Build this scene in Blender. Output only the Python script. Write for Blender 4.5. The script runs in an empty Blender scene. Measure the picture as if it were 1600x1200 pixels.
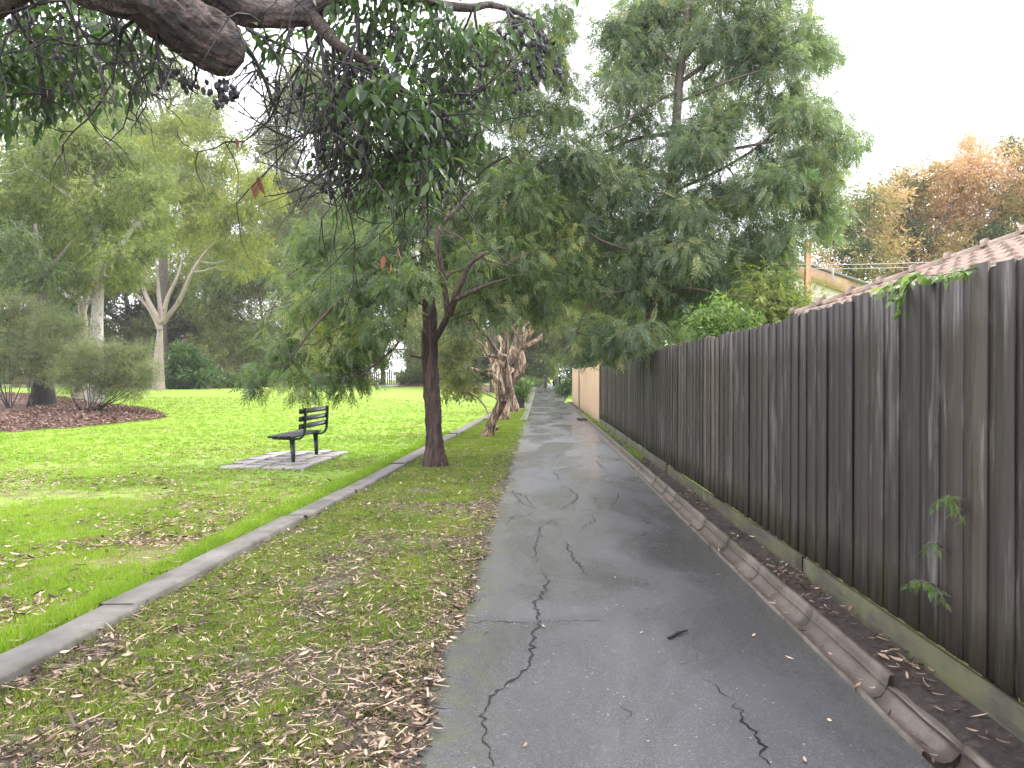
import bpy, math, random
import numpy as np
from mathutils import Vector, Matrix, noise

scene = bpy.context.scene
COL = scene.collection
R = math.radians
random.seed(7)
rng = np.random.default_rng(11)

# ------------------------------------------------------------------ camera
EYE = 1.45
cam_d = bpy.data.cameras.new('camera'); cam = bpy.data.objects.new('camera', cam_d); COL.objects.link(cam)
cam_d.sensor_width = 36; cam_d.lens = 27.0; cam_d.clip_start = 0.05; cam_d.clip_end = 2000
cam.location = (0, 0, EYE); cam.rotation_euler = (R(90 - 0.38), 0, R(2.15))
scene.camera = cam

# ------------------------------------------------------------------ world, sun, exposure
SUN_EL, SUN_AZ = 52, 60          # azimuth: degrees clockwise from +Y (ahead), so the light comes from ahead right
world = bpy.data.worlds.new('World'); scene.world = world; world.use_nodes = True
wn = world.node_tree; wn.nodes.clear()
o_ = wn.nodes.new('ShaderNodeOutputWorld'); bg = wn.nodes.new('ShaderNodeBackground')
sky = wn.nodes.new('ShaderNodeTexSky'); sky.sky_type = 'NISHITA'; sky.sun_disc = False
sky.sun_elevation = R(SUN_EL); sky.sun_rotation = R(SUN_AZ); sky.dust_density = 4.0; sky.air_density = 1.0
mx = wn.nodes.new('ShaderNodeMix'); mx.data_type = 'RGBA'; mx.inputs[0].default_value = 0.88
mx.inputs[7].default_value = (10.0, 10.0, 10.6, 1)      # thick bright cloud cover
wn.links.new(sky.outputs[0], mx.inputs[6]); wn.links.new(mx.outputs[2], bg.inputs[0])
bg.inputs[1].default_value = 0.12
wn.links.new(bg.outputs[0], o_.inputs[0])
sd = bpy.data.lights.new('sun', 'SUN'); sd.energy = 1.3; sd.angle = R(14); sd.color = (1, 0.96, 0.9)
sun = bpy.data.objects.new('sun', sd); COL.objects.link(sun)
_d = Vector((math.sin(R(SUN_AZ)) * math.cos(R(SUN_EL)), math.cos(R(SUN_AZ)) * math.cos(R(SUN_EL)), math.sin(R(SUN_EL))))
sun.rotation_euler = _d.to_track_quat('Z', 'Y').to_euler(); sun.location = _d * 50
scene.view_settings.view_transform = 'Standard'; scene.view_settings.look = 'None'
scene.view_settings.gamma = 1; scene.view_settings.exposure = 1.62
scene.render.engine = 'CYCLES'
cy = scene.cycles
cy.max_bounces = 8; cy.diffuse_bounces = 5; cy.glossy_bounces = 2; cy.transmission_bounces = 5; cy.transparent_max_bounces = 4
cy.use_adaptive_sampling = True; cy.adaptive_threshold = 0.006; cy.caustics_reflective = False; cy.caustics_refractive = False
cy.use_denoising = True; cy.denoising_prefilter = 'NONE'

# ------------------------------------------------------------------ pixel -> place helpers (1600x1200 photo pixels)
CM = cam.rotation_euler.to_matrix()
def ray(px, py):
    return CM @ Vector(((px - 800) / 1200, (600 - py) / 1200, -1))
def W(px, py, Y):                       # the point seen at (px,py) at distance Y along the path
    d = ray(px, py); return Vector((0, 0, EYE)) + d * (Y / d.y)
def ss(t):
    t = np.clip(t, 0, 1); return t * t * (3 - 2 * t)
KY = [0, 3.66, 5.5, 11.5, 20, 28, 45, 90]; KX = [-2.72, -2.59, -2.51, -2.34, -2.18, -2.0, -1.8, -1.6]
def xk(y): return np.interp(y, KY, KX)
def cz(y): return 0.54 * ss((np.asarray(y, float) - 45) / 33) + 0.004 * np.clip(np.asarray(y, float) - 78, 0, None)
def gz(x, y):
    x = np.asarray(x, float); y = np.asarray(y, float)
    return cz(y) * ss((x + 14) / 10) + 0.04 * ss((xk(y) - x) / .3) + 0.70 * ss((y - 12) / 48) * ss((xk(y) - x) / 8)
def G(px, py, lift=0.0):                # the point of the ground seen at (px,py)
    d = ray(px, py); t = 2.0
    for k in range(60):
        p = Vector((0, 0, EYE)) + d * t
        h = float(gz(p.x, p.y)) + lift
        tn = (h - EYE) / d.z if d.z < -1e-4 else 200
        t = 0.5 * t + 0.5 * min(tn, 200)
    p = Vector((0, 0, EYE)) + d * t
    return p

# ------------------------------------------------------------------ value noise in numpy
_perm = np.random.default_rng(5).random((256, 256))
def vn(x, y):
    xi = np.floor(x).astype(int); yi = np.floor(y).astype(int); fx = x - xi; fy = y - yi
    fx = fx * fx * (3 - 2 * fx); fy = fy * fy * (3 - 2 * fy)
    a = _perm[xi & 255, yi & 255]; b = _perm[(xi + 1) & 255, yi & 255]; c = _perm[xi & 255, (yi + 1) & 255]; d = _perm[(xi + 1) & 255, (yi + 1) & 255]
    return (a * (1 - fx) + b * fx) * (1 - fy) + (c * (1 - fx) + d * fx) * fy
def fbm(x, y, o=3):
    x = np.asarray(x, float); y = np.asarray(y, float)
    s = 0; a = 0.5; t = 0
    for i in range(o):
        s = s + a * vn(x * 2 ** i + 17 * i, y * 2 ** i + 31 * i); t += a; a *= .5
    return s / t

# ------------------------------------------------------------------ object helpers
def tag(o, label=None, cat=None, group=None, kind=None):
    if label: o['label'] = label
    if cat: o['category'] = cat
    if group: o['group'] = group
    if kind: o['kind'] = kind
    return o
def empty(name, loc, label, cat, group=None):
    o = bpy.data.objects.new(name, None); COL.objects.link(o); o.location = loc; o.empty_display_size = .2
    bpy.context.view_layer.update()
    return tag(o, label, cat, group)
def np_mesh(name, V, F, mat, parent=None, var=None, smooth=False, matidx=None):
    """V (n,3) world coordinates; F a list of arrays (m,k)"""
    V = np.asarray(V, dtype=np.float32)
    if not isinstance(F, list): F = [F]
    F = [np.asarray(f, dtype=np.int32) for f in F if len(f)]
    me = bpy.data.meshes.new(name)
    if parent is not None:
        V = V - np.array(parent_loc(parent), dtype=np.float32)
    me.vertices.add(len(V)); me.vertices.foreach_set('co', V.ravel())
    loops = np.concatenate([f.ravel() for f in F]); me.loops.add(len(loops)); me.loops.foreach_set('vertex_index', loops)
    tot = np.concatenate([np.full(len(f), f.shape[1], dtype=np.int32) for f in F]); st = np.concatenate([[0], np.cumsum(tot)[:-1]]).astype(np.int32)
    me.polygons.add(len(tot)); me.polygons.foreach_set('loop_start', st); me.polygons.foreach_set('loop_total', tot)
    if smooth: me.polygons.foreach_set('use_smooth', np.ones(len(tot), dtype=bool))
    me.update(calc_edges=True)
    if var is not None:
        a = me.attributes.new('var', 'FLOAT', 'POINT'); a.data.foreach_set('value', np.asarray(var, dtype=np.float32))
    for m in (mat if isinstance(mat, (list, tuple)) else [mat]): me.materials.append(m)
    if matidx is not None: me.polygons.foreach_set('material_index', np.asarray(matidx, dtype=np.int32))
    o = bpy.data.objects.new(name, me); COL.objects.link(o)
    if parent is not None: o.parent = parent
    return o
def parent_loc(p):
    v = Vector((0, 0, 0))
    while p is not None: v = v + p.location; p = p.parent
    return v
class MB:
    """collects pieces, then becomes ONE mesh object"""
    def __init__(s): s.V = []; s.Q = []; s.T = []; s.var = []; s.n = 0
    def add(s, V, Q=None, T=None, var=0.5):
        V = np.asarray(V, float).reshape(-1, 3)
        if Q is not None and len(Q): s.Q.append(np.asarray(Q) + s.n)
        if T is not None and len(T): s.T.append(np.asarray(T) + s.n)
        s.V.append(V); s.var.append(np.full(len(V), var) if np.isscalar(var) else np.asarray(var, float)); s.n += len(V)
        return s
    def box(s, c, size, rot=None, var=0.5, bev=0.0):
        c = np.array(c, float); h = np.array(size, float) / 2
        if bev <= 0:
            V = np.array([[x, y, z] for x in (-1, 1) for y in (-1, 1) for z in (-1, 1)], float) * h
            Q = [[0, 1, 3, 2], [4, 6, 7, 5], [0, 4, 5, 1], [2, 3, 7, 6], [0, 2, 6, 4], [1, 5, 7, 3]]; T = []
        else:
            b = min(bev, h.min() * .9); V = []; idx = {}
            for sx in (-1, 1):
                for sy in (-1, 1):
                    for sz in (-1, 1):
                        for ax in range(3):
                            p = np.array([sx, sy, sz]) * (h - b); p[ax] = (sx, sy, sz)[ax] * h[ax]
                            idx[(sx, sy, sz, ax)] = len(V); V.append(p)
            V = np.array(V); Q = []; T = []
            for ax in range(3):
                o = [a for a in range(3) if a != ax]
                for sg in (-1, 1):
                    q = []
                    for (u, v) in ((-1, -1), (1, -1), (1, 1), (-1, 1)):
                        k = [0, 0, 0]; k[ax] = sg; k[o[0]] = u; k[o[1]] = v; q.append(idx[(k[0], k[1], k[2], ax)])
                    if (sg > 0) == (ax == 1): q = q[::-1]
                    Q.append(q)
            for ax in range(3):           # edge strips run along ax
                o = [a for a in range(3) if a != ax]
                for u in (-1, 1):
                    for v in (-1, 1):
                        q = []
                        for (sg, which) in ((-1, 0), (1, 0), (1, 1), (-1, 1)):
                            k = [0, 0, 0]; k[ax] = sg; k[o[0]] = u; k[o[1]] = v; q.append(idx[(k[0], k[1], k[2], o[which])])
                        Q.append(q)
            for sx in (-1, 1):
                for sy in (-1, 1):
                    for sz in (-1, 1): T.append([idx[(sx, sy, sz, a)] for a in range(3)])
        if rot is not None: V = V @ np.array(rot).T
        s.add(V + c, Q, T, var); return s
    def tube(s, pts, rad, k=8, seg=4, rough=0.0, var=0.5, cap=True, freq=3.0, furrow=0.0):
        P, Rr = smooth_path(pts, rad, seg)
        V, Q, T = tube_np(P, Rr, k, rough, cap, freq, furrow); s.add(V, Q, T, var); return s
    def build(s, name, mat, parent=None, smooth=False):
        F = []
        if s.Q: F.append(np.concatenate(s.Q))
        if s.T: F.append(np.concatenate(s.T))
        return np_mesh(name, np.concatenate(s.V), F, mat, parent, np.concatenate(s.var), smooth)
def smooth_path(pts, rad, seg):
    P = np.array([tuple(p) for p in pts], float); n = len(P)
    r = np.array(rad, float) if not np.isscalar(rad) else np.full(n, rad)
    if len(r) != n: r = np.interp(np.linspace(0, 1, n), np.linspace(0, 1, len(r)), r)
    if seg <= 1 or n < 3:
        if n == 2 and seg > 1:
            t = np.linspace(0, 1, seg + 1)[:, None]; return P[0] * (1 - t) + P[1] * t, r[0] * (1 - t[:, 0]) + r[1] * t[:, 0]
        return P, r
    E = np.vstack([2 * P[0] - P[1], P, 2 * P[-1] - P[-2]]); out = []; ro = []
    for i in range(n - 1):
        a, b, c, d = E[i:i + 4]
        for k in range(seg):
            t = k / seg
            out.append(.5 * (2 * b + (c - a) * t + (2 * a - 5 * b + 4 * c - d) * t * t + (3 * b - a - 3 * c + d) * t ** 3)); ro.append(r[i] * (1 - t) + r[i + 1] * t)
    out.append(P[-1]); ro.append(r[-1])
    return np.array(out), np.array(ro)
def tube_np(P, r, k, rough, cap, freq, furrow=0.0):
    n = len(P); T = np.gradient(P, axis=0); T /= np.linalg.norm(T, axis=1)[:, None] + 1e-9
    u = np.cross(T[0], [0, 0, 1.0]);
    if np.linalg.norm(u) < .1: u = np.cross(T[0], [1.0, 0, 0])
    u /= np.linalg.norm(u); V = []
    s = np.concatenate([[0], np.cumsum(np.linalg.norm(np.diff(P, axis=0), axis=1))])
    ang = np.linspace(0, 2 * np.pi, k, endpoint=False); ca, sa = np.cos(ang), np.sin(ang); sx = random.random() * 50
    for i in range(n):
        u = u - T[i] * np.dot(u, T[i]); u /= np.linalg.norm(u); v = np.cross(T[i], u)
        rr = np.full(k, r[i])
        if rough: rr = rr * (1 + rough * (fbm(sx + 4 + 1.6 * ca, s[i] * freq + 9 + 1.6 * sa, 3) - .5) * 2)
        if furrow: rr = rr * (1 - furrow * np.abs(fbm(ang * k / 14 + .6 * math.sin(s[i] * 3), np.full(k, s[i] * 5 + sx), 2) - .5) * 3)
        V.append(P[i] + rr[:, None] * (ca[:, None] * u + sa[:, None] * v))
    V = np.concatenate(V); a = np.arange(k); b = (a + 1) % k
    Q = np.concatenate([np.stack([i * k + a, i * k + b, (i + 1) * k + b, (i + 1) * k + a], 1) for i in range(n - 1)])
    Tt = []
    if cap:
        c = len(V); V = np.vstack([V, P[-1] + T[-1] * r[-1] * .3]); Tt = np.stack([(n - 1) * k + a, (n - 1) * k + b, np.full(k, c)], 1)
    return V, Q, Tt

# ------------------------------------------------------------------ materials
def mat(name):
    m = bpy.data.materials.new(name); m.use_nodes = True; nt = m.node_tree; nt.nodes.clear()
    out = nt.nodes.new('ShaderNodeOutputMaterial'); b = nt.nodes.new('ShaderNodeBsdfPrincipled'); nt.links.new(b.outputs[0], out.inputs[0])
    return m, nt, b, out
def N(nt, t, **kw):
    n = nt.nodes.new(t)
    for k, v in kw.items():
        if k.startswith('i_'): n.inputs[k[2:].replace('_', ' ')].default_value = v
        else: setattr(n, k, v)
    return n
def coords(nt, scale=(1, 1, 1), space='Object'):
    tc = nt.nodes.new('ShaderNodeTexCoord'); mp = nt.nodes.new('ShaderNodeMapping'); mp.inputs['Scale'].default_value = scale
    nt.links.new(tc.outputs[space], mp.inputs[0]); return mp.outputs[0]
def geo(nt, scale=(1, 1, 1)):
    g = nt.nodes.new('ShaderNodeNewGeometry'); mp = nt.nodes.new('ShaderNodeMapping'); mp.inputs['Scale'].default_value = scale
    nt.links.new(g.outputs['Position'], mp.inputs[0]); return mp.outputs[0]
def ntex(nt, vec, scale, detail=4, rough=.55, dist=0):
    n = N(nt, 'ShaderNodeTexNoise'); n.inputs['Scale'].default_value = scale; n.inputs['Detail'].default_value = detail
    n.inputs['Roughness'].default_value = rough; n.inputs['Distortion'].default_value = dist; nt.links.new(vec, n.inputs['Vector']); return n.outputs[0]
def ramp(nt, fac, stops, mode='LINEAR'):
    r = N(nt, 'ShaderNodeValToRGB'); cr = r.color_ramp; cr.interpolation = mode
    while len(cr.elements) < len(stops): cr.elements.new(.5)
    for e, (p, c) in zip(cr.elements, stops):
        e.position = p; e.color = (c, c, c, 1) if np.isscalar(c) else (*c, 1)
    nt.links.new(fac, r.inputs[0]); return r.outputs[0]
def mixc(nt, fac, a, b, blend='MIX'):
    m = N(nt, 'ShaderNodeMix', data_type='RGBA', blend_type=blend)
    for k, v in ((0, fac), (6, a), (7, b)):
        if isinstance(v, (tuple, list)): m.inputs[k].default_value = (*v, 1)
        elif isinstance(v, (int, float)): m.inputs[k].default_value = v
        else: nt.links.new(v, m.inputs[k])
    return m.outputs[2]
def math_(nt, op, a, b=None, clamp=False):
    m = N(nt, 'ShaderNodeMath', operation=op, use_clamp=clamp)
    for k, v in ((0, a), (1, b)):
        if v is None: continue
        if isinstance(v, (int, float)): m.inputs[k].default_value = v
        else: nt.links.new(v, m.inputs[k])
    return m.outputs[0]
def bump(nt, b, h, strength=.5, dist=.01):
    n = N(nt, 'ShaderNodeBump'); n.inputs['Strength'].default_value = strength; n.inputs['Distance'].default_value = dist
    nt.links.new(h, n.inputs['Height']); nt.links.new(n.outputs[0], b.inputs['Normal']); return n
def sepxyz(nt, vec):
    s = N(nt, 'ShaderNodeSeparateXYZ'); nt.links.new(vec, s.inputs[0]); return s.outputs

def leaf_mat(name, stops, trans=.35, rough=.45, spec=.4, tcol=1.5):
    m, nt, b, out = mat(name)
    at = N(nt, 'ShaderNodeAttribute'); at.attribute_name = 'var'
    c = ramp(nt, at.outputs['Fac'], stops)
    nt.links.new(c, b.inputs['Base Color']); b.inputs['Roughness'].default_value = rough; b.inputs['Specular IOR Level'].default_value = spec
    tr = N(nt, 'ShaderNodeBsdfTranslucent'); tc = mixc(nt, 1.0, c, (tcol, tcol * 1.1, tcol * .5), 'MULTIPLY'); nt.links.new(tc, tr.inputs[0])
    ms = N(nt, 'ShaderNodeMixShader'); ms.inputs[0].default_value = trans
    nt.links.new(b.outputs[0], ms.inputs[1]); nt.links.new(tr.outputs[0], ms.inputs[2]); nt.links.new(ms.outputs[0], out.inputs[0])
    return m
def bark_mat(name, stops, scale=9, stretch=.18, bstr=.8, rough=.8, patch=None, bdist=.02):
    m, nt, b, out = mat(name)
    v = coords(nt, (1, 1, stretch)); n1 = ntex(nt, v, scale, 6, .65, 1.2); n2 = ntex(nt, v, scale * 4, 4, .6, .3)
    f = math_(nt, 'ADD', math_(nt, 'MULTIPLY', n1, .7), math_(nt, 'MULTIPLY', n2, .3))
    c = ramp(nt, f, stops)
    if patch:
        v2 = coords(nt, (1, 1, .5)); p = ramp(nt, ntex(nt, v2, patch[0], 3, .5, .5), [(patch[1], 0.0), (patch[1] + .05, 1.0)])
        c = mixc(nt, p, c, patch[2])
    nt.links.new(c, b.inputs['Base Color']); b.inputs['Roughness'].default_value = rough; bump(nt, b, f, bstr, bdist)
    return m
def plain(name, col, rough=.6, nscale=8, var=.25, bstr=.15, metal=0, spec=.5, stretch=(1, 1, 1)):
    m, nt, b, out = mat(name)
    n = ntex(nt, coords(nt, stretch), nscale, 5, .6)
    lo = tuple(c * (1 - var) for c in col); hi = tuple(c * (1 + var) for c in col)
    nt.links.new(ramp(nt, n, [(.3, lo), (.7, hi)]), b.inputs['Base Color'])
    b.inputs['Roughness'].default_value = rough; b.inputs['Metallic'].default_value = metal; b.inputs['Specular IOR Level'].default_value = spec
    bump(nt, b, n, bstr, .01); return m

M = {}
# greens
M['silky'] = leaf_mat('frond leaves', [(0, (.045, .080, .042)), (.5, (.115, .165, .080)), (.85, (.20, .25, .11)), (1, (.34, .34, .14))], .48, .40)
M['silky2'] = leaf_mat('silky oak leaves', [(0, (.08, .12, .085)), (.45, (.155, .21, .14)), (.85, (.25, .295, .18)), (1, (.36, .36, .20))], .48, .40)
M['gumdark'] = leaf_mat('flowering gum leaves', [(0, (.022, .040, .022)), (.5, (.050, .088, .036)), (.9, (.095, .15, .048)), (1, (.20, .27, .06))], .40, .36, .45, 1.9)
M['acacia'] = leaf_mat('light gum leaves', [(0, (.07, .105, .032)), (.5, (.16, .20, .06)), (1, (.30, .33, .11))], .42, .45)
M['olive'] = leaf_mat('olive leaves', [(0, (.07, .085, .035)), (.5, (.15, .17, .07)), (1, (.28, .27, .12))], .4, .5)
M['yellow'] = leaf_mat('yellow green leaves', [(0, (.10, .13, .025)), (.5, (.20, .24, .04)), (1, (.34, .33, .06))], .4, .5)
M['feather'] = leaf_mat('feathery leaves', [(0, (.065, .09, .04)), (.5, (.13, .16, .08)), (.9, (.21, .23, .12)), (1, (.32, .24, .12))], .35, .5)
M['deep'] = leaf_mat('deep green leaves', [(0, (.025, .055, .018)), (.5, (.055, .11, .032)), (1, (.11, .18, .05))], .3, .5)
M['mid'] = leaf_mat('mid green leaves', [(0, (.05, .08, .032)), (.5, (.10, .145, .055)), (1, (.19, .22, .085))], .35, .5)
M['bright'] = leaf_mat('bright green leaves', [(0, (.05, .10, .03)), (.5, (.11, .19, .055)), (1, (.22, .30, .09))], .4, .4)
M['autumn'] = leaf_mat('autumn leaves', [(0, (.05, .10, .05)), (.35, (.10, .15, .06)), (.55, (.36, .26, .12)), (.8, (.56, .36, .24)), (1, (.60, .37, .30))], .4, .5, .3, 1.2)
M['rust'] = leaf_mat('rusty leaves', [(0, (.14, .05, .03)), (1, (.35, .12, .07))], .3, .5)
M['brownish'] = leaf_mat('russet green leaves', [(0, (.08, .09, .04)), (.5, (.18, .17, .075)), (.8, (.28, .22, .10)), (1, (.38, .22, .11))], .4, .5)
# barks
M['bark_dark'] = bark_mat('dark furrowed bark', [(.34, (.010, .007, .006)), (.5, (.055, .036, .030)), (.64, (.16, .095, .078))], 22, .10, 1.0, .8, bdist=.03)
M['bark_overhead'] = bark_mat('grey pink flaking bark', [(.34, (.022, .018, .018)), (.5, (.085, .066, .058)), (.68, (.20, .14, .115))], 17, 1.0, 1.0, .85, bdist=.05, patch=(7, .55, (.05, .044, .042)))
M['bark_twist'] = bark_mat('orange cream peeling bark', [(.36, (.016, .011, .009)), (.48, (.085, .050, .034)), (.55, (.36, .25, .16)), (.68, (.66, .56, .44))], 7, .22, .9, .7, bdist=.03)
M['bark_pale'] = bark_mat('pale smooth bark', [(.3, (.20, .16, .14)), (.7, (.38, .31, .27))], 5, .3, .3, .6, patch=(6, .64, (.12, .09, .07)))
M['bark_white'] = bark_mat('white spotted bark', [(.3, (.28, .25, .23)), (.7, (.52, .48, .45))], 5, .4, .3, .6, patch=(9, .60, (.16, .11, .08)))
M['bark_grey'] = bark_mat('grey brown bark', [(.3, (.05, .042, .035)), (.7, (.15, .125, .10))], 8, .2, .6, .8)
M['char'] = bark_mat('charred bark', [(.3, (.008, .007, .007)), (.7, (.03, .026, .024))], 9, .4, .9, .85)
M['twig'] = plain('dark twigs', (.022, .017, .018), .7)
M['twig_grey'] = plain('grey twigs', (.09, .072, .062), .7)
M['nut'] = plain('gumnuts', (.020, .018, .024), .55, 30, .4, .3)
M['concrete'] = None

# concrete, asphalt, timber, soils
def conc(name, lo, hi, moss=(.06, .07, .03), mz=None, rough=.55):
    m, nt, b, out = mat(name)
    v = geo(nt); n1 = ntex(nt, v, 2.2, 6, .65); n2 = ntex(nt, v, 60, 3, .6); n3 = ntex(nt, v, 9, 4, .6)
    c = ramp(nt, n1, [(.3, lo), (.7, hi)]); c = mixc(nt, .25, c, mixc(nt, 1.0, c, ramp(nt, n2, [(.3, .4), (.7, 1.5)]), 'MULTIPLY'))
    c = mixc(nt, ramp(nt, n3, [(.52, 0.0), (.68, .55)]), c, moss)
    nt.links.new(c, b.inputs['Base Color']); nt.links.new(ramp(nt, n1, [(.3, rough - .15), (.7, rough + .15)]), b.inputs['Roughness'])
    bump(nt, b, math_(nt, 'ADD', n2, n3), .35, .004); return m
M['edging'] = conc('weathered edging concrete', (.055, .050, .045), (.175, .160, .145))
M['gutter'] = conc('stained gutter concrete', (.070, .058, .050), (.175, .143, .122), (.050, .045, .030), rough=.45)
M['pale_conc'] = conc('pale concrete', (.30, .28, .27), (.45, .43, .42), (.2, .2, .15))
M['paver'] = conc('grey pavers', (.24, .22, .21), (.44, .41, .40), (.12, .14, .06))
M['crack'] = plain('crack fill', (.006, .006, .006), .95, var=.2)

def asphalt():
    m, nt, b, out = mat('wet asphalt'); v = geo(nt); x, y, z = sepxyz(nt, geo(nt))
    big = ntex(nt, geo(nt, (1.0, .45, 1)), 1.1, 4, .55, .6); fine = ntex(nt, v, 150, 3, .7)
    vo = N(nt, 'ShaderNodeTexVoronoi', feature='F1'); vo.inputs['Scale'].default_value = 130; nt.links.new(v, vo.inputs['Vector'])
    chip = N(nt, 'ShaderNodeTexVoronoi', feature='F1'); chip.inputs['Scale'].default_value = 26; nt.links.new(v, chip.inputs['Vector'])
    c = ramp(nt, fine, [(.3, (.038, .038, .042)), (.7, (.120, .119, .130))])
    sp = sepxyz(nt, vo.outputs['Color'])[0]
    c = mixc(nt, ramp(nt, sp, [(.86, 0.0), (.94, .55)]), c, (.20, .195, .195))
    wh = math_(nt, 'MULTIPLY', ramp(nt, chip.outputs['Distance'], [(.10, 1.0), (.16, 0.0)]), ramp(nt, sepxyz(nt, chip.outputs['Color'])[1], [(.80, 0.0), (.84, 1.0)]))
    c = mixc(nt, wh, c, (.42, .41, .40))
    wet = ramp(nt, big, [(.36, 0.0), (.66, 1.0)])
    c = mixc(nt, math_(nt, 'MULTIPLY', wet, .55), c, (.018, .018, .019))
    wv = N(nt, 'ShaderNodeVectorMath', operation='ADD'); wn_ = N(nt, 'ShaderNodeTexNoise'); wn_.inputs['Scale'].default_value = 5; wn_.inputs['Detail'].default_value = 5; nt.links.new(v, wn_.inputs['Vector'])
    sc_ = N(nt, 'ShaderNodeVectorMath', operation='SCALE'); sc_.inputs[3].default_value = .28; nt.links.new(wn_.outputs['Color'], sc_.inputs[0]); nt.links.new(v, wv.inputs[0]); nt.links.new(sc_.outputs[0], wv.inputs[1])
    ve = N(nt, 'ShaderNodeTexVoronoi', feature='DISTANCE_TO_EDGE'); ve.inputs['Scale'].default_value = .95; nt.links.new(wv.outputs[0], ve.inputs['Vector'])
    cm = math_(nt, 'MULTIPLY', ramp(nt, ve.outputs['Distance'], [(.004, 1.0), (.012, 0.0)]), ramp(nt, ntex(nt, v, .9, 3, .6), [(.46, 0.0), (.54, 1.0)]))
    cm = math_(nt, 'MULTIPLY', cm, math_(nt, 'MULTIPLY', math_(nt, 'SUBTRACT', y, 5.5), .4, True))
    c = mixc(nt, math_(nt, 'MULTIPLY', cm, .85), c, (.010, .010, .010))
    # moss and grit along both edges
    mo = ramp(nt, ntex(nt, v, 5, 5, .65), [(.40, 0.0), (.62, 1.0)])
    el = math_(nt, 'MULTIPLY', math_(nt, 'SUBTRACT', -.12, x), 2.8, True)
    er = math_(nt, 'MULTIPLY', math_(nt, 'SUBTRACT', x, 1.22), 3.2, True)
    c = mixc(nt, math_(nt, 'MULTIPLY', math_(nt, 'MULTIPLY', math_(nt, 'ADD', el, math_(nt, 'MULTIPLY', er, .6)), mo), .75, True), c, (.075, .085, .035))
    nt.links.new(c, b.inputs['Base Color'])
    rg = ramp(nt, big, [(.35, .40), (.5, .28), (.64, .20)]); nt.links.new(math_(nt, 'ADD', rg, math_(nt, 'MULTIPLY', math_(nt, 'SUBTRACT', fine, .5), .3)), b.inputs['Roughness'])
    b.inputs['Specular IOR Level'].default_value = .6
    b.inputs['Coat Roughness'].default_value = .16; nt.links.new(math_(nt, 'MULTIPLY', wet, .55), b.inputs['Coat Weight'])
    h = math_(nt, 'ADD', math_(nt, 'MULTIPLY', vo.outputs['Distance'], .7), fine)
    bump(nt, b, h, .55, .006)
    return m
M['asphalt'] = asphalt()

def soil(name, c0, c1, c2, sc=22):
    m, nt, b, out = mat(name); v = geo(nt)
    n1 = ntex(nt, v, sc, 6, .7, .8); n2 = ntex(nt, v, 1.3, 3, .5)
    c = ramp(nt, n1, [(.3, c0), (.52, c1), (.72, c2)]); nt.links.new(mixc(nt, .5, c, mixc(nt, 1.0, c, ramp(nt, n2, [(.3, .5), (.7, 1.6)]), 'MULTIPLY')), b.inputs['Base Color'])
    b.inputs['Roughness'].default_value = .85; bump(nt, b, n1, .9, .02); return m
M['soil'] = soil('wet dark soil', (.012, .009, .008), (.035, .025, .021), (.085, .06, .05))
M['mulch'] = soil('red brown mulch', (.035, .018, .013), (.10, .05, .038), (.24, .13, .10), 14)

def lawn_mat(name, brown_x=0.0):
    m, nt, b, out = mat(name); v = geo(nt); x, y, z = sepxyz(nt, geo(nt))
    fine = ntex(nt, v, 45, 5, .7); mid = ntex(nt, v, 4.5, 4, .6, .4); big = ntex(nt, v, .42, 3, .5)
    g = ramp(nt, fine, [(.28, (.10, .17, .020)), (.5, (.215, .335, .040)), (.75, (.31, .42, .06))])
    g = mixc(nt, ramp(nt, big, [(.40, 0.0), (.62, .6)]), g, mixc(nt, 1.0, g, (1.25, 1.1, 1.0), 'MULTIPLY'))
    br = ramp(nt, fine, [(.3, (.05, .035, .02)), (.5, (.14, .10, .055)), (.7, (.34, .26, .17))])
    near = math_(nt, 'MULTIPLY', math_(nt, 'SUBTRACT', 15.0, y), .10, True)      # leaf litter gathers under the near trees
    th = math_(nt, 'ADD', math_(nt, 'MULTIPLY', mid, .55), math_(nt, 'MULTIPLY', big, .45))
    f = ramp(nt, math_(nt, 'ADD', th, math_(nt, 'MULTIPLY', near, .17)), [(.53, 0.0), (.66, .85)])
    nt.links.new(mixc(nt, f, g, br), b.inputs['Base Color']); b.inputs['Roughness'].default_value = .7; b.inputs['Specular IOR Level'].default_value = .25
    bump(nt, b, math_(nt, 'ADD', fine, mid), .7, .03); return m
M['lawn'] = lawn_mat('lawn')
def verge_mat():
    m, nt, b, out = mat('verge'); v = geo(nt); x, y, z = sepxyz(nt, geo(nt))
    fine = ntex(nt, v, 40, 5, .7, .5); mid = ntex(nt, v, 3.2, 4, .6, .4)
    g = ramp(nt, fine, [(.3, (.03, .04, .012)), (.5, (.075, .10, .022)), (.75, (.15, .18, .04))])
    br = ramp(nt, fine, [(.3, (.018, .012, .010)), (.5, (.07, .046, .034)), (.72, (.20, .135, .10))])
    far = math_(nt, 'MULTIPLY', math_(nt, 'SUBTRACT', y, 9.0), .035, True)
    f = ramp(nt, math_(nt, 'SUBTRACT', mid, math_(nt, 'MULTIPLY', far, .3)), [(.36, 0.0), (.52, .92)])
    nt.links.new(mixc(nt, f, g, br), b.inputs['Base Color']); b.inputs['Roughness'].default_value = .75
    bump(nt, b, fine, .9, .025); return m
M['verge'] = verge_mat()
M['verge_blade'] = leaf_mat('verge grass blades', [(0, (.06, .10, .018)), (.5, (.185, .255, .045)), (.9, (.33, .37, .08)), (1, (.42, .38, .14))], .4, .5, .2, 1.3)
M['blade'] = leaf_mat('grass blades', [(0, (.085, .14, .020)), (.5, (.205, .315, .040)), (.9, (.33, .44, .07)), (1, (.46, .42, .16))], .40, .5, .2, 1.3)
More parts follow.
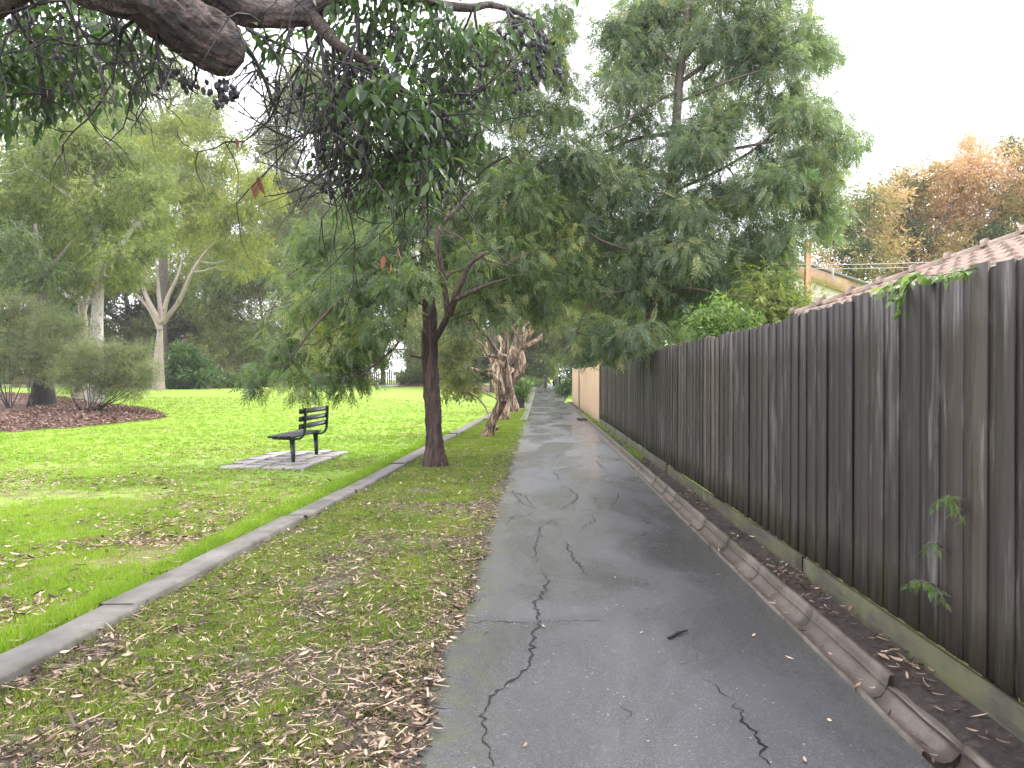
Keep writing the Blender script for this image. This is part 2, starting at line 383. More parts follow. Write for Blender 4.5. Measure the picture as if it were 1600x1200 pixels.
M['litter'] = leaf_mat('fallen leaves', [(0, (.022, .014, .012)), (.32, (.08, .052, .040)), (.56, (.27, .18, .13)), (.82, (.54, .41, .31)), (.96, (.60, .47, .36)), (1, (.55, .42, .12))], .12, .55, .35, 1.1)
M['chips'] = leaf_mat('mulch chips', [(0, (.04, .025, .02)), (.4, (.13, .075, .055)), (.8, (.27, .17, .13)), (1, (.42, .32, .26))], .05, .6, .3, 1.0)

def paling_mat():
    m, nt, b, out = mat('dark weathered palings'); at = N(nt, 'ShaderNodeAttribute'); at.attribute_name = 'var'; var = at.outputs['Fac']
    v = geo(nt, (1, 1, .05)); g1 = ntex(nt, v, 38, 6, .7, .5); st = ntex(nt, geo(nt, (1, 1, .22)), 5.5, 4, .6, .3); x, y, z = sepxyz(nt, geo(nt))
    c = ramp(nt, var, [(0, (.012, .010, .011)), (.5, (.032, .025, .022)), (.78, (.066, .050, .040)), (.92, (.125, .10, .08)), (1, (.22, .185, .15))])
    c = mixc(nt, .55, c, mixc(nt, 1.0, c, ramp(nt, g1, [(.3, .35), (.72, 1.9)]), 'MULTIPLY'))
    # silvered streaks, more at the near end; green algae low down
    c = mixc(nt, ramp(nt, math_(nt, 'MULTIPLY', st, g1), [(.28, 0.0), (.40, .65)]), c, (.19, .175, .17))
    al = math_(nt, 'MULTIPLY', math_(nt, 'SUBTRACT', .62, z), 2.6, True)
    c = mixc(nt, math_(nt, 'MULTIPLY', al, ramp(nt, ntex(nt, geo(nt, (1, 1, .3)), 6, 4, .6), [(.38, 0.0), (.62, .7)])), c, (.055, .058, .022))
    nt.links.new(c, b.inputs['Base Color']); nt.links.new(ramp(nt, g1, [(.3, .45), (.7, .75)]), b.inputs['Roughness'])
    bump(nt, b, g1, .6, .006); return m
M['paling'] = paling_mat()
def plinth_mat():
    m, nt, b, out = mat('mossy plinth board'); v = geo(nt, (1, .06, 1)); g1 = ntex(nt, v, 30, 5, .7, .4); n2 = ntex(nt, geo(nt), 3.5, 4, .6)
    c = ramp(nt, g1, [(.3, (.018, .016, .011)), (.7, (.058, .050, .032))]); c = mixc(nt, ramp(nt, n2, [(.42, 0.0), (.62, .75)]), c, (.078, .080, .028))
    nt.links.new(c, b.inputs['Base Color']); b.inputs['Roughness'].default_value = .65; bump(nt, b, g1, .5, .006); return m
M['plinth'] = plinth_mat()
def render_mat():
    m, nt, b, out = mat('tan render'); n1 = ntex(nt, geo(nt), 1.6, 4, .6); n2 = ntex(nt, geo(nt, (1, 1, .15)), 3.5, 4, .6); x, y, z = sepxyz(nt, geo(nt))
    c = ramp(nt, n1, [(.3, (.42, .28, .175)), (.7, (.52, .36, .235))]); c = mixc(nt, ramp(nt, n2, [(.52, 0.0), (.75, .35)]), c, (.20, .15, .10))
    c = mixc(nt, math_(nt, 'MULTIPLY', math_(nt, 'SUBTRACT', .35, z), 1.6, True), c, (.15, .12, .075))
    nt.links.new(c, b.inputs['Base Color']); b.inputs['Roughness'].default_value = .85; bump(nt, b, ntex(nt, geo(nt), 60, 3, .6), .2, .004); return m
M['render'] = render_mat()
def tile_mat():
    m, nt, b, out = mat('lichened terracotta'); n1 = ntex(nt, geo(nt), 7, 5, .65); n2 = ntex(nt, geo(nt), 30, 4, .7)
    c = ramp(nt, n1, [(.3, (.19, .095, .065)), (.6, (.28, .18, .135))]); c = mixc(nt, ramp(nt, n2, [(.44, 0.0), (.56, .8)]), c, (.27, .25, .205))
    c = mixc(nt, ramp(nt, ntex(nt, geo(nt), 16, 4, .6), [(.60, 0.0), (.70, .6)]), c, (.10, .085, .075))
    nt.links.new(c, b.inputs['Base Color']); b.inputs['Roughness'].default_value = .8; bump(nt, b, n2, .5, .006); return m
M['tile'] = tile_mat()
M['bench'] = plain('dark green paint', (.006, .022, .018), .35, 12, .3, .1, spec=.5)
M['bench_slat'] = plain('dark green painted timber', (.016, .022, .017), .42, 18, .3, .25)
M['bollard'] = plain('dark bollard timber', (.018, .016, .015), .7)
M['orange'] = plain('orange stained timber', (.44, .21, .11), .7, 6, .15)
M['tan_board'] = plain('tan fascia board', (.50, .33, .22), .7, 6, .15)
M['greyroof'] = plain('grey roof sheet', (.22, .20, .21), .6, 3, .2)
M['brick'] = plain('pale pink brick', (.50, .36, .30), .85, 2.5, .25)
M['cream'] = plain('cream render', (.60, .54, .46), .8, 1, .15)
M['white'] = plain('white car paint', (.72, .73, .75), .3, 3, .05, .02)
M['glass'] = plain('dark glass', (.02, .025, .03), .12, 3, .1, .02)
M['rubber'] = plain('black rubber', (.015, .015, .016), .8)
M['wire'] = plain('grey overhead cable', (.45, .44, .46), .6)
M['fence_grey'] = plain('grey timber slats', (.28, .25, .23), .8, 5, .3)
M['road'] = plain('pale road', (.22, .21, .21), .7, 3, .15)

# ------------------------------------------------------------------ leaf templates: x along the leaf, y across, z its normal
def tmpl_leaf(w=.16, bend=.12):            # one small lanceolate leaf, 2 quads
    V = np.array([[0, 0, 0], [.4, -w / 2, -.02], [.4, w / 2, -.02], [1, 0, -bend], [.4, 0, .02]], float)
    return V, np.array([[0, 1, 3, 4], [0, 4, 3, 2]])
def tmpl_flat(w=.3):
    V = np.array([[0, 0, 0], [.45, -w / 2, 0], [1, 0, -.05], [.45, w / 2, 0]], float); return V, np.array([[0, 1, 2, 3]])
def tmpl_frond(n=6, seed=0, w=.075, ll=.42):
    r = np.random.default_rng(seed); V = []; Q = []
    def quad(a, b, c, d):
        k = len(V); V.extend([a, b, c, d]); Q.append([k, k + 1, k + 2, k + 3])
    def axis(t): return np.array([t, 0.05 * math.sin(t * 3 + seed), -.25 * t * t])
    for i in range(n):
        t = .18 + .8 * i / n; p = axis(t); L = ll * (1 - .45 * t) * r.uniform(.8, 1.15)
        for s in (-1, 1):
            an = R(r.uniform(38, 58)); d = np.array([math.cos(an), s * math.sin(an), r.uniform(-.45, .05)]); d /= np.linalg.norm(d)
            nrm = np.array([-d[1], d[0], 0]) ; nrm = nrm / np.linalg.norm(nrm) * w * .5
            quad(p, p + d * L * .5 - nrm, p + d * L, p + d * L * .5 + nrm)
    p = axis(.95); quad(p, p + [.16, -w * .5, -.06], p + [.38, 0, -.16], p + [.16, w * .5, -.06])
    quad(axis(0), axis(.5) + [0, -.008, 0], axis(1), axis(.5) + [0, .008, 0])
    return np.array(V, float), np.array(Q)
def tmpl_spray(n=7, seed=0, w=.09, ll=.5, droop=.6):     # a twig of hanging lance leaves
    r = np.random.default_rng(seed + 50); V = []; Q = []
    for i in range(n):
        t = r.uniform(.05, 1); p = np.array([t, 0, -.2 * t * t]); a = r.uniform(0, 2 * np.pi)
        d = np.array([.5, math.cos(a) * .7, math.sin(a) * .4 - droop]); d /= np.linalg.norm(d); L = ll * r.uniform(.7, 1.2)
        q = np.cross(d, r.normal(size=3)); q /= np.linalg.norm(q); q *= w * .5
        k = len(V); V.extend([p, p + d * L * .45 - q, p + d * L, p + d * L * .45 + q]); Q.append([k, k + 1, k + 2, k + 3])
    k = len(V); V.extend([[0, 0, 0], [.5, -.01, -.05], [1, 0, -.2], [.5, .01, -.05]]); Q.append([k, k + 1, k + 2, k + 3])
    return np.array(V, float), np.array(Q)
def tmpl_star(n=6, seed=0, w=.3, ll=.6):                 # a loose bunch of broad small leaves
    r = np.random.default_rng(seed + 90); V = []; Q = []
    for i in range(n):
        p = r.normal(size=3) * .28; d = r.normal(size=3) + [.4, 0, -.2]; d /= np.linalg.norm(d); L = ll * r.uniform(.6, 1.2)
        q = np.cross(d, r.normal(size=3)); q /= np.linalg.norm(q); q *= w * L * .5
        k = len(V); V.extend([p, p + d * L * .45 - q, p + d * L, p + d * L * .45 + q]); Q.append([k, k + 1, k + 2, k + 3])
    return np.array(V, float), np.array(Q)
def tmpl_broad():                                        # a near gum leaf, folded along its midrib and curved
    xs = [0, .12, .35, .65, .88, 1]; ws = [.008, .11, .19, .16, .07, .0]
    V = []; Q = []
    for x, w in zip(xs, ws):
        z = -.22 * x * x; V += [[x, -w, z + w * .35], [x, 0, z], [x, w, z + w * .35]]
    for i in range(5):
        a = i * 3; Q += [[a, a + 3, a + 4, a + 1], [a + 1, a + 4, a + 5, a + 2]]
    return np.array(V, float), np.array(Q)
TF = [tmpl_frond(6, s) for s in range(4)]
TFB = [tmpl_frond(4, s, .11, .5) for s in range(3)]
TS = [tmpl_spray(8, s) for s in range(4)]
TSN = [tmpl_spray(9, s, .035, .6, .1) for s in range(4)]    # feathery
TST = [tmpl_star(6, s) for s in range(4)]
TB = [tmpl_broad()]

def frames(d, r):
    d = d / (np.linalg.norm(d, axis=1)[:, None] + 1e-9); up = np.zeros_like(d); up[:, 2] = 1; up = up + r.normal(size=d.shape) * .5
    y = np.cross(up, d); y /= np.linalg.norm(y, axis=1)[:, None] + 1e-9; z = np.cross(d, y); return np.stack([d, y, z], 2)
def place(tm, P, D, S, var, r):
    """many copies of the templates -> V, Q, var"""
    if not len(P): return np.zeros((0, 3)), np.zeros((0, 4), int), np.zeros(0)
    Fm = frames(D, r); pick = r.integers(0, len(tm), len(P)); Vs = []; Qs = []; vs = []; n = 0
    for k, (tv, tq) in enumerate(tm):
        i = np.where(pick == k)[0]
        if not len(i): continue
        v = np.einsum('nij,kj->nki', Fm[i], tv) * S[i][:, None, None] + P[i][:, None, :]
        q = tq[None] + (np.arange(len(i)) * len(tv))[:, None, None] + n
        vv = np.repeat(var[i], len(tv)) + np.repeat(r.normal(0, .05, (len(i), len(tq))), 4, axis=1).ravel()[:len(i) * len(tv)] if len(tv) == 4 * len(tq) else np.repeat(var[i], len(tv))
        Vs.append(v.reshape(-1, 3)); Qs.append(q.reshape(-1, tq.shape[1])); vs.append(vv); n += len(i) * len(tv)
    return np.concatenate(Vs), np.concatenate(Qs), np.clip(np.concatenate(vs), 0, 1)

def foliage(clumps, tm, per, size, seed, droop=.3, tuft=14, spread=.16, vlo=.1, vhi=.9, shell=.5, vfun=None, tips=None):
    """clumps [(centre, radius vec)]: tufts gathered towards each clump's outside, several sprays in each tuft"""
    r = np.random.default_rng(seed); PP = []; DD = []; VV = []; TT = []; rmed = float(np.median([q[1][0] for q in clumps]))
    for c, rad in clumps:
        c = np.array(c, float); rad = np.array(rad, float); nt_ = max(2, int(per * min(1.5, (rad[0] / rmed) ** 2) / tuft)); cv = r.uniform(-.12, .12)
        u = r.normal(size=(nt_, 3)); u /= np.linalg.norm(u, axis=1)[:, None]; q = u * (r.random(nt_) ** shell)[:, None]
        T = c + q * rad; sp = spread * float(rad.mean()) + .04
        tv = vlo + (vhi - vlo) * np.clip(.5 + .28 * r.normal(size=nt_), 0, 1) + cv
        for k in range(nt_):
            m = max(1, int(tuft * r.uniform(.6, 1.4))); p = T[k] + r.normal(size=(m, 3)) * sp * [1, 1, .6]
            d = q[k] * 1.0 + r.normal(size=(m, 3)) * .55 + [0, 0, -droop]
            PP.append(p); DD.append(d); VV.append(tv[k] + r.normal(size=m) * .07); TT.append((tuple(c), tuple(T[k])))
    P = np.concatenate(PP); D = np.concatenate(DD); v = np.concatenate(VV)
    if vfun is not None: v = vfun(P, v)
    S = size * np.random.default_rng(seed + 1).uniform(.7, 1.3, len(P))
    V, Q, va = place(tm, P, D, S, v, r)
    if tips is not None: tips.extend(TT)
    return V, Q, va

def jig(a, b, n, amp, r):
    a = np.array(a, float); b = np.array(b, float); L = np.linalg.norm(b - a); out = [a]
    for i in range(1, n): out.append(a + (b - a) * i / n + r.normal(size=3) * amp * L + [0, 0, amp * L * .5])
    out.append(b); return out
def tree(name, label, cat, base, trunks, clumps, leafm, barkm, tm, per, size, seed, group=None, droop=.3, tuft=14, spread=.16, rough=.12,
         vlo=.1, vhi=.9, shell=.5, vfun=None, twigs=.35, tk=12, limb_r=.035, crown_name='crown', anchor_min=.3, twigmat=None, extra=None, freq=3.0, furrow=0.0, tseg=5):
    """trunks: list of (points, radii); first one is the trunk; clumps of leaves are reached by limbs"""
    root = empty(name, tuple(base), label, cat, group); r = np.random.default_rng(seed + 999)
    tb = MB(); sk = []
    for i, (pts, rad) in enumerate(trunks):
        tb.tube(pts, rad, tk if i == 0 else max(6, tk // 2), tseg if i == 0 else 5, rough, r.uniform(.3, .7), freq=freq, furrow=furrow if i == 0 else 0)
        P, rr = smooth_path(pts, rad, 4)
        cut = int(len(P) * anchor_min) if i == 0 else 0
        sk += [(p, q) for p, q in zip(P[cut:], rr[cut:])]
    SP = np.array([s[0] for s in sk]); SR = np.array([s[1] for s in sk])
    lb = MB()
    tips = []; V, Q, va = foliage(clumps, tm, per, size, seed, droop, tuft, spread, vlo, vhi, shell, vfun, tips)
    for c, rad in clumps:
        c = np.array(c, float); d = np.linalg.norm(SP - c, axis=1) + .8 * np.clip(SP[:, 2] - c[2] + .2, 0, None)
        k = int(np.argmin(d)); r0 = min(SR[k] * .7, limb_r)
        lb.tube(jig(SP[k], c, 4, .06, r), [r0, r0 * .75, r0 * .5, r0 * .4, r0 * .25], 5, 2, 0, .5)
    for c, t in tips:
        if r.random() < twigs:
            rr = limb_r * .18; lb.tube(jig(c, t, 2, .08, r), [rr, rr * .7, rr * .4], 3, 1, 0, .5)
    for v_, q_ in ((lb, 0),):
        if lb.V: tb.add(np.concatenate(lb.V), np.concatenate(lb.Q), np.concatenate(lb.T) if lb.T else None)
    tb.build('trunk', barkm, root, True)
    np_mesh(crown_name, V, Q, leafm, root, va)
    return root
def PC(lst, Y, k=1.0, dy=1.0, seed=1):
    """clumps given by where they stand against the photo: (px, py, r) at distance Y (+- depth spread)"""
    r = np.random.default_rng(seed); out = []
    for t in lst:
        y = Y + (t[3] if len(t) > 3 else r.uniform(-dy, dy)); rad = t[2] * y / 1200 * k
        out.append((W(t[0], t[1], y), (rad, rad, rad * .8)))
    return out
def auto(px, py, rx, ry, n, Y, cr, seed, dy=1.5, hollow=.3):
    r = np.random.default_rng(seed); L = []
    for i in range(n):
        a = r.uniform(0, 2 * np.pi); q = (hollow + (1 - hollow) * r.random()) ** .6
        L.append((px + rx * q * math.cos(a), py + ry * q * math.sin(a), cr * r.uniform(.7, 1.3)))
    return PC(L, Y, 1, dy, seed)
# ================================================================== GROUND
def grid(name, xs, yfun, zf, mat_, kind='structure', edge=None):
    pass
def sheet(name, xs_of_y, ys, zf, material, parent=None):
    """rows at ys; xs_of_y(y) gives the x positions of each row"""
    V = []; nx = None
    for y in ys:
        xs = xs_of_y(y); nx = len(xs); V.append(np.stack([xs, np.full(nx, y), zf(xs, np.full(nx, y))], 1))
    V = np.concatenate(V); ny = len(ys); i = np.arange(nx - 1)
    Q = np.concatenate([np.stack([j * nx + i, j * nx + i + 1, (j + 1) * nx + i + 1, (j + 1) * nx + i], 1) for j in range(ny - 1)])
    return np_mesh(name, V, Q, material, parent, None, True)
ys = np.concatenate([np.arange(-6, 20, .12), np.arange(20, 60, .5), np.arange(60, 140, 3), np.arange(140, 620, 40)])
def lumps(x, y): return (fbm(x * 1.6, y * 1.6, 3) - .5) * .05 * np.clip(1.5 - np.abs(y) / 60, 0, 1)
# the lawn sheet runs everywhere (lowered under the path strip), out to the horizon
def lx(y):
    k = float(xk(y)); a = k - .10
    return np.concatenate([[-600, -250, -120, -70], np.linspace(-50, -16, 18), a - (np.linspace(1, 0, 60) ** 1.5) * (16 + a - 0) , [a + .06, 40, 120, 300, 600]]) if False else np.concatenate([np.array([-600., -250, -120, -70]), np.linspace(-50, -17, 18), np.linspace(-16, a, 90), np.array([a + .08, 40., 120, 300, 600])])
def lz(x, y):
    z = gz(x, y) + lumps(x, y) * np.clip((xk(y) - x) * 2, 0, 1)
    return np.where(x > xk(y) - .06, cz(y) - .09, z)
o = sheet('lawn', lx, ys, lz, M['lawn']); tag(o, kind='structure')
# verge between edging and path, with a ragged edge that creeps over the asphalt
ysv = np.concatenate([np.arange(-4, 16, .06), np.arange(16, 82, .3)])
def edge_l(y): return -.50 + .09 * (fbm(y * 1.7, 3.3, 3) - .5) * 2 + .05 * (fbm(y * 9, 7.7, 2) - .5)
def vx(y): return np.linspace(float(xk(y)) + .06, float(edge_l(y)), 40)
def vz(x, y):
    t = (x - xk(y)) / (edge_l(y) - xk(y)); e = np.clip((edge_l(y) - x) * 12, 0, 1)
    return cz(y) + .012 * e + .03 * (fbm(x * 2.4, y * 2.4, 3) - .3) * e * np.clip(1.4 - y / 60, .2, 1) + .004 + .006 * e
o = sheet('verge', vx, ysv, vz, M['verge']); tag(o, kind='structure')
# asphalt path
def pzf(x, y): return cz(y) + .008 * np.sin(np.clip((x + .6) / 2.1, 0, 1) * np.pi) + .006 * (fbm(x * 1.1, y * .9, 2) - .5)
def pright(y): return 1.47 + .02 * math.sin(y * 2.1) + .9 * float(ss((y - 47) / 20))
path = sheet('path', lambda y: np.linspace(-.72, pright(y), 30), np.concatenate([np.arange(-4, 14, .15), np.arange(14, 82, .5), [90, 110]]), pzf, M['asphalt'])
tag(path, kind='structure')
# soil strip along the fence
o = sheet('soil_strip', lambda y: np.linspace(1.60, 1.93, 10), np.concatenate([np.arange(-4, 14, .07), np.arange(14, 48, .4)]),
          lambda x, y: .012 + .035 * fbm(x * 7, y * 3, 3) * np.clip((x - 1.6) * 12, .4, 1), M['soil']); tag(o, kind='structure')
# far road, pale kerb beside the park
o = MB()
p0 = W(330, 592, 78); 
V = []; 
for x in np.linspace(-60, -8, 20): V += [[x, 72 + .25 * (x + 8) * -.02, float(gz(x, 72)) + .03], [x, 82, float(gz(x, 80)) + .03]]
Q = [[2 * i, 2 * i + 2, 2 * i + 3, 2 * i + 1] for i in range(19)]
tag(np_mesh('road', V, np.array(Q), M['road'], None, None), kind='structure')
# pale concrete apron along the far left side of the path
o = sheet('path_apron', lambda y: np.linspace(-.72, -.47, 4), np.arange(26, 80, 1.0), lambda x, y: cz(y) + .045 + 0 * x, M['edging']); tag(o, kind='structure')

# mulch beds
def bed(name, outline, mat_, lift, label=None):
    P = [G(a, b) for a, b in outline]; P = [Vector((p.x, p.y, 0)) for p in P]; n = len(P); out = []
    for i in range(n):
        a, b, c, d = P[i - 1], P[i], P[(i + 1) % n], P[(i + 2) % n]
        for k in range(8):
            t = k / 8; q = .5 * (2 * b + (c - a) * t + (2 * a - 5 * b + 4 * c - d) * t * t + (3 * b - a - 3 * c + d) * t ** 3); out.append(q)
    cen = sum(out, Vector()) / len(out); V = []; m = len(out)
    for j in range(9):
        s = 1 - j / 8
        for q in out:
            w = 1 + .05 * (float(fbm(q.x * 1.3, q.y * 1.3, 2)) - .5) * 2
            x = cen.x + (q.x - cen.x) * s * w; y = cen.y + (q.y - cen.y) * s * w
            V.append([x, y, float(gz(x, y)) - .02 + lift * (1 - s ** 3) + .05 * (1 - s ** 6)])
    Q = [[j * m + i, j * m + (i + 1) % m, (j + 1) * m + (i + 1) % m, (j + 1) * m + i] for j in range(8) for i in range(m)]
    o = np_mesh(name, V, np.array(Q), mat_, None, None, True); tag(o, kind='structure'); return out, cen
BED = [(-260, 690), (0, 677), (120, 669), (215, 660), (262, 652), (235, 641), (170, 632), (90, 620), (0, 614), (-200, 612)]
bed_out, bed_c = bed('mulch_bed', BED, M['mulch'], .12)
bed('mulch_bed', [(150, 606), (300, 608), (420, 604.5), (430, 602), (300, 601), (150, 601)], M['mulch'], .1)
bed('mulch_bed', [(600, 603), (680, 608), (770, 612), (790, 606), (740, 601), (640, 600)], M['mulch'], .12)

# ================================================================== CRACKS in the asphalt (parts of the path)
def crack(pts, w0=.011, seed=0):
    r = np.random.default_rng(seed); P = [G(a, b) for a, b in pts]; out = []
    for a, b in zip(P[:-1], P[1:]):
        L = (b - a).length; n = max(2, int(L / .03))
        for i in range(n):
            q = a + (b - a) * i / n
            nrm = Vector((-(b - a).y, (b - a).x, 0)).normalized(); q = q + nrm * r.normal() * min(.012, L * .12); out.append(q)
    out.append(P[-1]); V = []; n = len(out)
    for i, q in enumerate(out):
        t = (out[min(i + 1, n - 1)] - out[max(i - 1, 0)]).normalized(); nrm = Vector((-t.y, t.x, 0))
        w = w0 * .62 * (.2 + 1.3 * r.random()) * (min(1, 4 * min(i, n - 1 - i) / n) * .8 + .2)
        for s in (-1, 1):
            p = q + nrm * w * s * .5; V.append([p.x, p.y, float(pzf(p.x, p.y)) + .0035])
    Q = [[2 * i, 2 * i + 1, 2 * i + 3, 2 * i + 2] for i in range(n - 1)]
    np_mesh('crack', V, np.array(Q), M['crack'], path)
CR = [([(772, 1199), (762, 1165), (748, 1120), (770, 1090), (800, 1065), (828, 1040), (835, 1000), (842, 975), (836, 945), (852, 925), (856, 905), (846, 890)], .022),
      ([(842, 973), (900, 972), (950, 972)], .012), ([(718, 972), (780, 972), (842, 975)], .012),
      ([(838, 885), (836, 860), (845, 825), (870, 808)], .014), ([(1200, 1199), (1190, 1170), (1165, 1130), (1150, 1102)], .018),
      ([(1150, 1102), (1100, 1060)], .006), ([(882, 845), (890, 865), (905, 885), (916, 900)], .020),
      ([(905, 832), (915, 822), (928, 816), (925, 808), (913, 808)], .016), ([(870, 808), (838, 797), (815, 787), (800, 767), (822, 778), (838, 796)], .016),
      ([(838, 797), (826, 806), (800, 807), (793, 820)], .014), ([(870, 808), (913, 808), (935, 802)], .012),
      ([(870, 802), (895, 785), (904, 778), (890, 765), (873, 760)], .020), ([(904, 778), (940, 780), (970, 781)], .012), ([(904, 778), (870, 776)], .012),
      ([(873, 755), (872, 745), (862, 738), (880, 732)], .020), ([(790, 742), (830, 744), (870, 755)], .016), ([(905, 748), (950, 754), (990, 756)], .018),
      ([(862, 738), (900, 730), (940, 728)], .016), ([(955, 792), (965, 782), (966, 770)], .016), ([(790, 735), (825, 730)], .02), ([(930, 720), (945, 733)], .025),
      ([(865, 716), (880, 710), (900, 710)], .025), ([(780, 745), (812, 753)], .02), ([(930, 716), (942, 711), (960, 710)], .025), ([(855, 687), (900, 684)], .03), ([(860, 640), (880, 641)], .05),
      ([(985, 1105), (978, 1125)], .008), ([(795, 875), (815, 880)], .008), ([(740, 948), (760, 930), (790, 930)], .006)]
for k, (p, w) in enumerate(CR): crack(p, w, k)

# ================================================================== EDGING along the lawn
er = empty('concrete_edging', (float(xk(5)), 5, 0), 'low grey concrete edging running between the lawn and the leafy verge', 'edging')
yb = 0.3; kk = 0; breaks = [1.4, 4.55, 7.6, 9.4, 12.4, 15.8, 19, 22.5, 26.5, 31, 36, 42, 50]
r = np.random.default_rng(3)
while kk < len(breaks):
    y1 = breaks[kk]; y0 = yb + .012; y1 -= .012; off = r.uniform(-.03, .03); dz = r.uniform(-.012, .012); n = max(2, int((y1 - y0) / .12)); V = []
    for i in range(n + 1):
        y = y0 + (y1 - y0) * i / n; c = float(xk(y)) + off; w = .115 + .006 * (float(fbm(y * 5, kk * 7.1, 2)) - .5) * 2; z = float(cz(y)) + .085 + dz + .01 * (float(fbm(y * 1.5, kk * 3., 2)) - .5)
        b = .008 + .008 * float(fbm(y * 11, 3.3 * kk, 2))
        for dx, zz in ((-w, -.06), (-w, z - b), (-w + b, z), (w - b, z + .004), (w, z - b), (w + .01, -.06)): V.append([c + dx, y, zz if zz > 0 else float(cz(y)) - .05])
    a = np.arange(5); Q = [[i * 6 + j, i * 6 + j + 1, (i + 1) * 6 + j + 1, (i + 1) * 6 + j] for i in range(n) for j in range(5)]
    Q += [[0, 1, 2, 3], [n * 6 + 3, n * 6 + 2, n * 6 + 1, n * 6]]; Q += [[0, 3, 4, 5], [n * 6 + 5, n * 6 + 4, n * 6 + 3, n * 6]]
    np_mesh('edging_block', V, np.array(Q), M['edging'], er, None, False); yb = breaks[kk]; kk += 1

# ================================================================== GUTTER beside the path
gr = empty('drain_gutter', (1.55, 4, 0), 'brown stained concrete dish gutter in short jointed lengths along the fence side of the path', 'gutter')
prof_rim = [(1.462, -.06), (1.462, .012), (1.478, .016), (1.492, .002), (1.515, -.022), (1.545, -.034), (1.575, -.026), (1.602, .004), (1.615, .042), (1.622, .072), (1.650, .074), (1.655, .02), (1.655, -.06)]
prof_low = [(x, min(z, .022) if x > 1.6 else z) for x, z in prof_rim]
yy = -.5; k = 0; L = [1.0, 1.25, 1.25, .62, 1.02, 1.1, .95, .9, 1.15, .5, .7, .95, 1.1, .4, .35, .9, 1.2]
r = np.random.default_rng(8)
while yy < 44:
    ln = L[k] if k < len(L) else r.uniform(.8, 1.3) * (1 if yy < 20 else 2.2)
    y0, y1 = yy + .003, yy + ln - .003; low = 2.95 < (y0 + y1) / 2 < 3.7; pr = prof_low if low else prof_rim; off = r.uniform(-.004, .004); dz = -.03 if y1 < 3.1 else r.uniform(-.003, .003); tl = 0
    n = max(2, int(ln / .1)); V = []; m = len(pr)
    for i in range(n + 1):
        y = y0 + (y1 - y0) * i / n
        for (x, z) in pr: V.append([x + off + .004 * (float(fbm(x * 30, y * 6, 2)) - .5) * 2, y, z + dz + tl * (i / n - .5) + .005 * (float(fbm(y * 8, x * 25 + k, 2)) - .5) * (2 if z > -.05 else 0)])
    Q = [[i * m + j, i * m + j + 1, (i + 1) * m + j + 1, (i + 1) * m + j] for i in range(n) for j in range(m - 1)]
    for e in (0, n * m):
        k0 = len(V); V += [[V[e + j][0], V[e + j][1], -.062] for j in range(m)]
        Q += [[e + j, e + j + 1, k0 + j + 1, k0 + j] for j in range(m - 1)]
    np_mesh('gutter_length', V, np.array(Q), M['gutter'], gr, None, False); yy += ln; k += 1
tag(np_mesh('drain_grate', *(lambda b: (np.concatenate(b.V), np.concatenate(b.Q)))(
    (lambda b: [b.box((1.30 + .045 * i, 27.2, .028), (.02, .9, .02)) for i in range(9)] and b.box((1.48, 26.74, .028), (.42, .04, .024)).box((1.48, 27.66, .028), (.42, .04, .024)))(MB())), M['rubber']),
    'small dark drain grate set in the path edge near the tan wall', 'grate')

# ================================================================== PALING FENCE
FX = 1.93; F0, F1 = 0.2, 24.75
fr = empty('paling_fence', (FX, 10, 0), 'tall dark weathered timber paling fence along the right side of the path', 'fence')
b = MB(); r = np.random.default_rng(21); y = F0; i = 0
def ftop(y): return 1.93 + .012 * math.sin(y * .7) - .0008 * y + .01 * math.sin(y * .23 + 1)
def plank(b, x, y0, y1, z0, z1, th, var, r):
    zs = np.linspace(z0, z1, 7); bw = r.normal() * .0015; lean = r.normal() * .0012
    V = []
    for z in zs:
        t = (z - z0) / (z1 - z0); dx = bw * math.sin(t * 3.1) + lean * t * 2; dy = lean * t
        for (sx, yy_) in ((0, y0), (0, y1), (th, y1), (th, y0)): V.append([x + dx + sx, yy_ + dy, z])
    for q in (0, 1): V[-4 + q][2] += r.normal() * .003
    Q = [[k * 4 + j, k * 4 + (j + 1) % 4, (k + 1) * 4 + (j + 1) % 4, (k + 1) * 4 + j] for k in range(6) for j in range(4)]
    Q += [[3, 2, 1, 0], [24, 25, 26, 27]]; b.add(V, Q, None, var)
while y < F1:
    w = r.uniform(.105, .140); gap = r.uniform(.055, .10); tp = ftop(y) + r.normal() * .013
    def rv():
        q = r.random(); s = .25 + .3 * r.random()
        if y < 3.6: s += .15
        if q > .95 and y > 6: s = .86
        elif q > .84: s += .33 if y > 5 else .08
        return min(s, 1)
    plank(b, FX - .016 + r.normal() * .0025, y, y + w, .165, tp, .016, rv(), r)
    plank(b, FX - .005, y + w - .035, y + w + gap + .035, .165, tp - abs(r.normal()) * .008, .024, rv() * .8, r)
    y += w + gap
b.build('palings', M['paling'], fr)
yb = F0; r = np.random.default_rng(5); pl = [2.4, 3.0, 3.35, 2.6, 2.7, 2.7, 2.7, 2.7, 2.7]; k = 0
